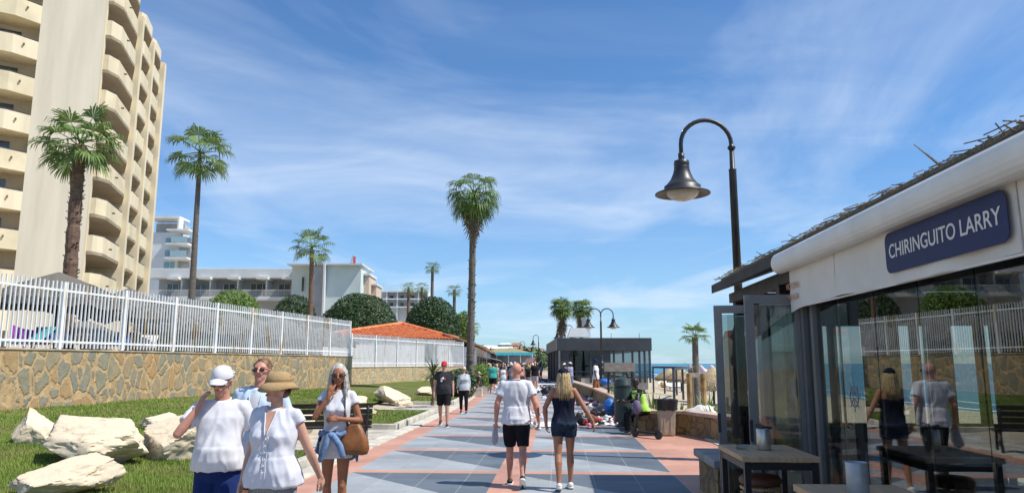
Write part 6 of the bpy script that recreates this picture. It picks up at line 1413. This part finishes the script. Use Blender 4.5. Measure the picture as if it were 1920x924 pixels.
m4 = person('slim smoking woman with long grey hair, brown handbag and denim jacket round her waist', at(636, 7.95), TOW + .05, 1.70, 'f', girth=.88, legs=((4, 5, 0, 0), (-3, 6, 4, 1)),
    arms=(((-.10, .02, -.26), (.19, .16, .03), (.9, .2, .05), (0, -.6, -.5), (0, 0, 1), .5), ((.06, .17, -.22), (-.13, -.02, .21), (-.25, -.12, .95), (-.1, -1, 0), (-1, 0, .2), .3)), head=(6, -8), skin='brown', hair=('grey', 'long'), glasses='thin', shoes=SHOEW,
    wear=(('tshirt', WHITE, dict(sleeve=.34, hem=1.02, ex=.013, fold=.010)), ('shorts', cm('white_denim', (.62, .62, .65)), dict(len=.32, w=1.22, waist=1.04, ex=.012))), vox=.011)
# denim jacket tied at the waist
k = MB(); n = 40
def jr(z, ex, lo): 
    out = []
    for i in range(n):
        a_ = 2 * PI * i / n; c_, s_ = math.cos(a_), math.sin(a_); out.append(V3(((.155 + ex) * c_, (.118 + ex) * s_, z - lo * (1 if s_ < .35 else 0) + .012 * math.sin(a_ * 9))))
    return out
k.rings([jr(1.04, .012, 0), jr(1.0, .03, 0)], cap=False)
bk2 = MB(); bk2.grid(lambda u_, v_: (lambda a_: ((.17 + .06 * v_) * math.cos(a_), (.132 + .06 * v_) * math.sin(a_) + .01 * math.sin(a_ * 14) * v_, 1.01 - .30 * v_ * (.85 + .15 * math.sin(a_ * 5))))(lerp(R(168), R(372), u_)), 44, 10)
for i, v in enumerate(bk2.v): bk2.v[i] = (v[0] + .012 * noise.noise((v[2] * 20, i * .05, 0)), v[1], v[2])
o = m4['piece']('denim_jacket', k, DENIM); sd2 = o.modifiers.new('s', 'SOLIDIFY'); sd2.thickness = .014
o2 = m4['piece']('jacket_back', bk2, DENIM, o); sd2 = o2.modifiers.new('s', 'SOLIDIFY'); sd2.thickness = .014
k = MB(); k.tube([V3((.06, .15, 1.02)), V3((.07, .17, .95)), V3((.10, .175, .86)), V3((.13, .165, .76))], [.03, .036, .034, .03], 10, True); k.tube([V3((.02, .15, 1.02)), V3((-.02, .17, .97)), V3((-.07, .175, .90)), V3((-.10, .165, .80))], [.03, .034, .036, .032], 10, True); k.ell(V3((.035, .16, 1.01)), (.04, .03, .035)); m4['piece']('jacket_sleeve', k, DENIM, o)
hb = m4['t']; leather = mat('brown_leather', (.24, .095, .03), .45, .2, 5, .3, 14)
def worn(info, name, label, cat, mb, m, smooth=True):
    t0 = info['t']; S = info['S']; M = Matrix.Translation(t0.location) @ Matrix.Rotation(t0.rotation_euler.z, 4, 'Z')
    vs = [M @ Vector((v[0] * S, v[1] * S, (v[2] + info['dz']) * S)) for v in mb.v]; c_ = sum(vs, Vector()) / len(vs); mb.v = [tuple(v - c_) for v in vs]
    o = mb.build(name, m, None, smooth=smooth, world=False); o.location = c_; tag(o, label, cat); return o
k = MB(); n = 26
k.rings([[V3((-.20 + x * sx_, .06 + y * sy_, z)) for x, y in [(math.copysign(abs(math.cos(2 * PI * i / n)) ** .6, math.cos(2 * PI * i / n)), math.copysign(abs(math.sin(2 * PI * i / n)) ** .6, math.sin(2 * PI * i / n))) for i in range(n)]] for z, sx_, sy_ in ((.80, .12, .05), (.805, .155, .075), (.86, .17, .085), (.96, .150, .08), (1.05, .10, .06), (1.10, .075, .04), (1.115, .06, .03))])
for i, v in enumerate(k.v): nn_ = noise.noise((v[0] * 16, v[1] * 10, v[2] * 5)); k.v[i] = (v[0] + .02 * nn_, v[1] + .012 * nn_, v[2] + .008 * nn_)
bgo = worn(m4, 'handbag', 'slouchy brown leather handbag hanging at the hip of the smoking woman', 'handbag', k, leather)
k = MB(); k.tube([V3((-.12, .06, 1.10)), V3((-.10, .13, 1.25)), V3((-.09, .10, 1.42)), V3((-.10, .0, 1.485)), V3((-.12, -.10, 1.40)), V3((-.17, -.09, 1.20)), V3((-.24, .04, 1.08))], .011, 6); st_ = worn(m4, 'strap', '', '', k, cm('grey_strap', (.10, .10, .10)))
st_.parent = bgo; st_.location = st_.location - bgo.location
for kk in ('label', 'category'):
    if kk in st_: del st_[kk]
m5 = person('bald man in a white t shirt and black shorts walking away, seen from behind', at(968, 11.1), AWAY - .04, 1.74, girth=1.07, belly=.02, legs=((13, 10, 0, 1), (-15, 22, 38, 1)), head=(-24, -3), skin='red', bald=True, hair=None, glasses='dark', shoes=SHOEB,
    arms=(((-.10, -.05, -.28), (-.02, .07, -.25), (0, .1, -1), (1, .2, 0), (0, 1, 0), .75), ((.10, -.07, -.27), (.05, .02, -.25), (0, .1, -1), (-1, .2, 0), (0, 1, 0), .55)), wear=(('tshirt', WHITE, dict(sleeve=.58, hem=.86, ex=.020, fold=.020)), ('shorts', BLACK, dict(len=.86, w=1.1))), vox=.011)
k = MB(); a_ = m5['shd'][0][2]
k.grid(lambda u_, v_: (a_.x - .02 + .05 * (u_ - .5) * (1 + v_) + .012 * math.sin(u_ * 12), a_.y + .05 + .10 * (u_ - .5) * (1 + .8 * v_) + .02 * math.sin(v_ * 5), a_.z - .06 - .30 * v_ * (.85 + .15 * math.sin(u_ * 4))), 14, 14)
worn(m5, 'cloth', 'crumpled white cloth held in the left hand of the bald man', 'cloth', k, WHITE).modifiers.new('s', 'SOLIDIFY').thickness = .012
m6 = person('blonde woman in a dark cap, strapless navy top and denim shorts walking away', at(1056, 10.75), AWAY + .03, 1.63, 'f', girth=1.08, legs=((-9, 10, 14, 1), (9, 6, 0, 1)), head=(4, -2), skin='tan', hair=('blonde', 'longb'), hat=('cap', DNAVY), shoes=SHOEW,
    arms=(((-.13, .02, -.26), (.02, .05, -.25)), ((.15, -.06, -.25), (.13, -.03, -.22), (.3, 0, -1), (-1, .2, 0), (0, 1, 0), .3)), wear=(('top', DNAVY, dict(sleeve=0, hem=.96, top=1.31, ex=.014, fold=.010, flare=.01)), ('shorts', DKDEN, dict(len=.38, w=1.06, waist=1.02))), vox=.011)
# ---- middle distance
m7 = person('man in a red cap, charcoal printed t shirt and black shorts walking towards the viewer', at(833, 21.2), TOW, 1.78, girth=1.1, belly=.03, legs=((14, 10, 0), (-14, 20, 20)), skin='fair', hair='brown', hat=('cap', cm('red_cap', (.60, .04, .05))), glasses='dark', shoes=SHOEB,
    wear=(('tshirt', CHAR, dict(sleeve=.6, hem=.86)), ('shorts', BLACK, dict(len=.82, w=1.15))), vox=.014)
k = MB(); k.box((.03, .158, 1.28), (.10, .006, .07), 0, -.0, .5); k.box((.06, .158, 1.22), (.05, .006, .05), 0, 0, .8); q_ = m7['piece']('shirt_print', k, LOGO['w']); k = MB(); k.box((-.035, .158, 1.27), (.05, .0065, .05), 0, 0, .3); m7['piece']('print_accent', k, LOGO['r'], q_)
m8 = person('older woman in a pale grey jacket and black trousers walking by the lawn', at(870, 26.5), TOW, 1.60, 'f', girth=1.05, legs=((10, 8, 0), (-10, 14, 14)), skin='fair', hair=('white', 'short'), glasses='dark', shoes=SHOEB,
    wear=(('jumper', GREY, dict(sleeve=1.8, hem=.86, ex=.03)), ('trousers', BLACK, dict(len=1.9, w=.95))), vox=.016)
k = MB(); k.ell((.20, .06, .93), (.05, .10, .08)); k.tube([V3((.19, .06, 1.0)), V3((.05, .17, 1.25)), V3((-.08, .08, 1.47)), V3((-.06, -.1, 1.42)), V3((.17, -.06, 1.05))], .010, 5); worn(m8, 'shoulder_bag', 'black shoulder bag worn across by the woman in the pale grey jacket', 'bag', k, blkbag)
mid = [
 ('heavy set man in a teal green t shirt and black shorts seen from behind', 924, 44, AWAY, 1.76, 'm', 1.3, 'red', 'dark', None, (('tshirt', TEAL, dict(sleeve=.6, ex=.03)), ('shorts', BLACK, dict(len=.85, w=1.2)))),
 ('woman in a white summer dress beside the man in the teal shirt', 943, 44, TOW, 1.66, 'f', 1.05, 'tan', ('brown', 'bob'), None, (('top', WHITE, dict(sleeve=0, hem=.86, top=1.42)), ('skirt', cm('white_green_print', (.55, .62, .60), scale=20, col2=(.12, .25, .25)), dict(len=.95)))),
 ('tall man in a black t shirt and pale shorts with a shaved head', 1003, 49, TOW, 1.86, 'm', 1.15, 'red', None, None, (('tshirt', BLACK, dict(sleeve=.7, ex=.03)), ('shorts', cm('pale_check', (.42, .36, .36)), dict(len=.9, w=1.15)))),
 ('woman in a dark top and patterned skirt beside the tall man in black', 991, 50, TOW, 1.62, 'f', 1.1, 'tan', ('blonde', 'bob'), None, (('top', BLACK, dict(sleeve=.4, hem=.9)), ('skirt', PRINT, dict(len=1.2)))),
 ('man in a navy shirt and white bucket hat behind the bald man', 958, 52, TOW, 1.78, 'm', 1.1, 'fair', 'grey', ('buckethat', WHITE), (('tshirt', DNAVY, dict(sleeve=.6)), ('shorts', CHAR, dict(len=.9)))),
 ('street seller in a dark patterned shirt and white cap standing by the pavilion', 1069, 47, TOW + .8, 1.80, 'm', 1.0, 'deep', 'dark', ('cap', WHITE), (('tshirt', cm('navy_white_print', (.10, .12, .25), scale=25, col2=(.5, .5, .55)), dict(sleeve=.8, ex=.03)), ('trousers', DENIM, dict(len=1.9)))),
 ('street seller in an ochre shirt and white cap standing by the pavilion', 1058, 48, TOW - .6, 1.74, 'm', 1.0, 'deep', 'dark', ('cap', WHITE), (('tshirt', OCH, dict(sleeve=.8, ex=.03)), ('trousers', BLACK, dict(len=1.9)))),
 ('street seller in a white t shirt and brown trousers by the low wall', 1117, 36.5, TOW + 1.2, 1.92, 'm', .95, 'deep', 'dark', ('cap', NAVY), (('tshirt', WHITE, dict(sleeve=.6)), ('trousers', BROWNC, dict(len=1.9)))),
]
for (lb, px, d, rz, H, sx_, gi_, sk_, hr_, ht_, wr_) in mid:
    person(lb, at(px, d), rz, H, sx_, gi_, 0, skin=sk_, hair=hr_, hat=ht_, wear=wr_, vox=.024, legs=((9, 8, 0), (-9, 14, 12)))
# seated seller in the neon vest, on the low wall by the bin
m9 = person('seated street seller in a neon yellow green vest and black trousers on the wall', at(1203, 19.1), YAW + 1.75, 1.74, 'm', 1.0, legs=((82, 78, 0, 6), (78, 84, 0, 8)), skin='deep', hair='dark', shoes=SHOEB, lean=.28, head=(10, -22), seat=-.36,
    arms=(((-.10, .14, -.22), (.06, .24, -.02)), ((.10, .14, -.22), (-.06, .24, -.02))), wear=(('tshirt', BLACK, dict(sleeve=1.6, ex=.014)), ('vest', YEL, dict(sleeve=0, cap=0, top=1.44, hem=.92, ex=.032)), ('trousers', BLACK, dict(len=1.9))), vox=.016)
# people resting by the lawn at the left
for i, (px, d, lb, w1, w2, sx_, hr_) in enumerate(((889, 40, 'person in a dark top sitting at the lawn edge, left of a companion', BLACK, GREY, 'f', ('brown', 'bob')), (900, 44, 'person in a dark shirt and pale shorts sitting by the bush at the lawn edge', CHAR, GREY, 'm', 'grey'))):
    person(lb, at(px, d), YAW + 2.6 - i, 1.68, sx_, 1.0, legs=((80, 80, 0, 6), (76, 84, 0, 8)), skin='tan', hair=hr_, seat=-.42, lean=.15, wear=(('tshirt', w1, dict(sleeve=.8)), ('shorts', w2, dict(len=.8))), vox=.024)
k = MB(); k.box((0, 0, .22), (.9, .4, .44)); o = k.build('stone_bench', stone, None, bevel=.02); o.location = at(889, 40) - FW * -.1; tag(o, 'low stone block seat at the lawn edge under the person in the dark top', 'bench')
o = copy_tree(o); o.location = at(900, 44) + FW * .1; o['label'] = 'low stone block seat by the bush under the person in pale shorts'
# ---- the crowd: a few built people, copied with their parts, clothes recoloured
protos = []
crowd_cols = {'red': (.50, .05, .05), 'white': (.75, .75, .75), 'navy': (.02, .04, .13), 'black': (.02, .02, .02), 'pink': (.6, .22, .25), 'grey': (.3, .31, .33), 'light blue': (.30, .45, .65), 'green': (.08, .25, .12), 'orange': (.62, .22, .06), 'beige': (.5, .42, .3)}
cmats = {c: cm('crowd_' + c.replace(' ', '_'), v) for c, v in crowd_cols.items()}
for i in range(6):
    inf = person('x', Vector((0, 0, 0)), 0, 1.0 * 1.75, 'f' if i % 2 else 'm', 1 + .08 * (i % 3), 0, skin=['fair', 'tan', 'red'][i % 3], hair=[('dark'), ('blonde', 'bob'), 'grey', ('brown', 'longb'), 'dark', ('dark', 'bob')][i],
        wear=(('tshirt', WHITE, dict(sleeve=.6)), (('shorts', CHAR, dict(len=.8)), ('skirt', PRINT, dict(len=.9)), ('trousers', DKDEN, dict(len=1.9)))[i % 3]), vox=.035, legs=((12, 8, 0), (-10, 16, 12)) if i % 2 else ((-8, 8, 8), (10, 8, 0)), hat=('cap', WHITE) if i == 4 else None)
    protos.append(inf['t'])
names = list(crowd_cols); slots = []
for d0_, d1_, n_, px0, px1 in ((50, 66, 20, 915, 1008), (66, 90, 66, 900, 1014), (90, 130, 52, 900, 1010), (130, 175, 24, 905, 985)):
    for i in range(n_): slots.append((rnd.uniform(px0, px1), rnd.uniform(d0_, d1_)))
first = {}
for i, (px, d) in enumerate(slots):
    b = at(px, d); r_ = b.x - shift(b.y)
    b.x = min(max(b.x, -3.7 + shift(b.y)), 1.6 + shift(b.y))
    pr_ = protos[i % 6]; o = copy_tree(pr_) if pr_ in first.values() or i >= 6 else pr_
    if o is pr_: first[i] = pr_
    c_ = names[rnd.randrange(len(names))]; away = rnd.random() < .55
    o.location = b; o.rotation_euler.z = (AWAY if away else TOW) + rnd.uniform(-.4, .4); s_ = rnd.uniform(.92, 1.04); o.scale = (s_,) * 3
    dist = 'nearer' if d < 70 else ('middle' if d < 100 else 'farther')
    low = [c.name.split('.')[0] for c in o.children if c.name.split('.')[0] in ('shorts', 'skirt', 'trousers')][0]
    tag(o, 'stroller in %s top and %s walking %s, %s part of crowd' % (c_, low, 'away' if away else 'towards viewer', dist), 'person', 'crowd far along the promenade')
    for ch in o.children:
        if ch.name.startswith('t_shirt'): ch.material_slots[0].link = 'OBJECT'; ch.material_slots[0].material = cmats[c_]
for pr_ in protos: pr_['label'] = pr_['label']
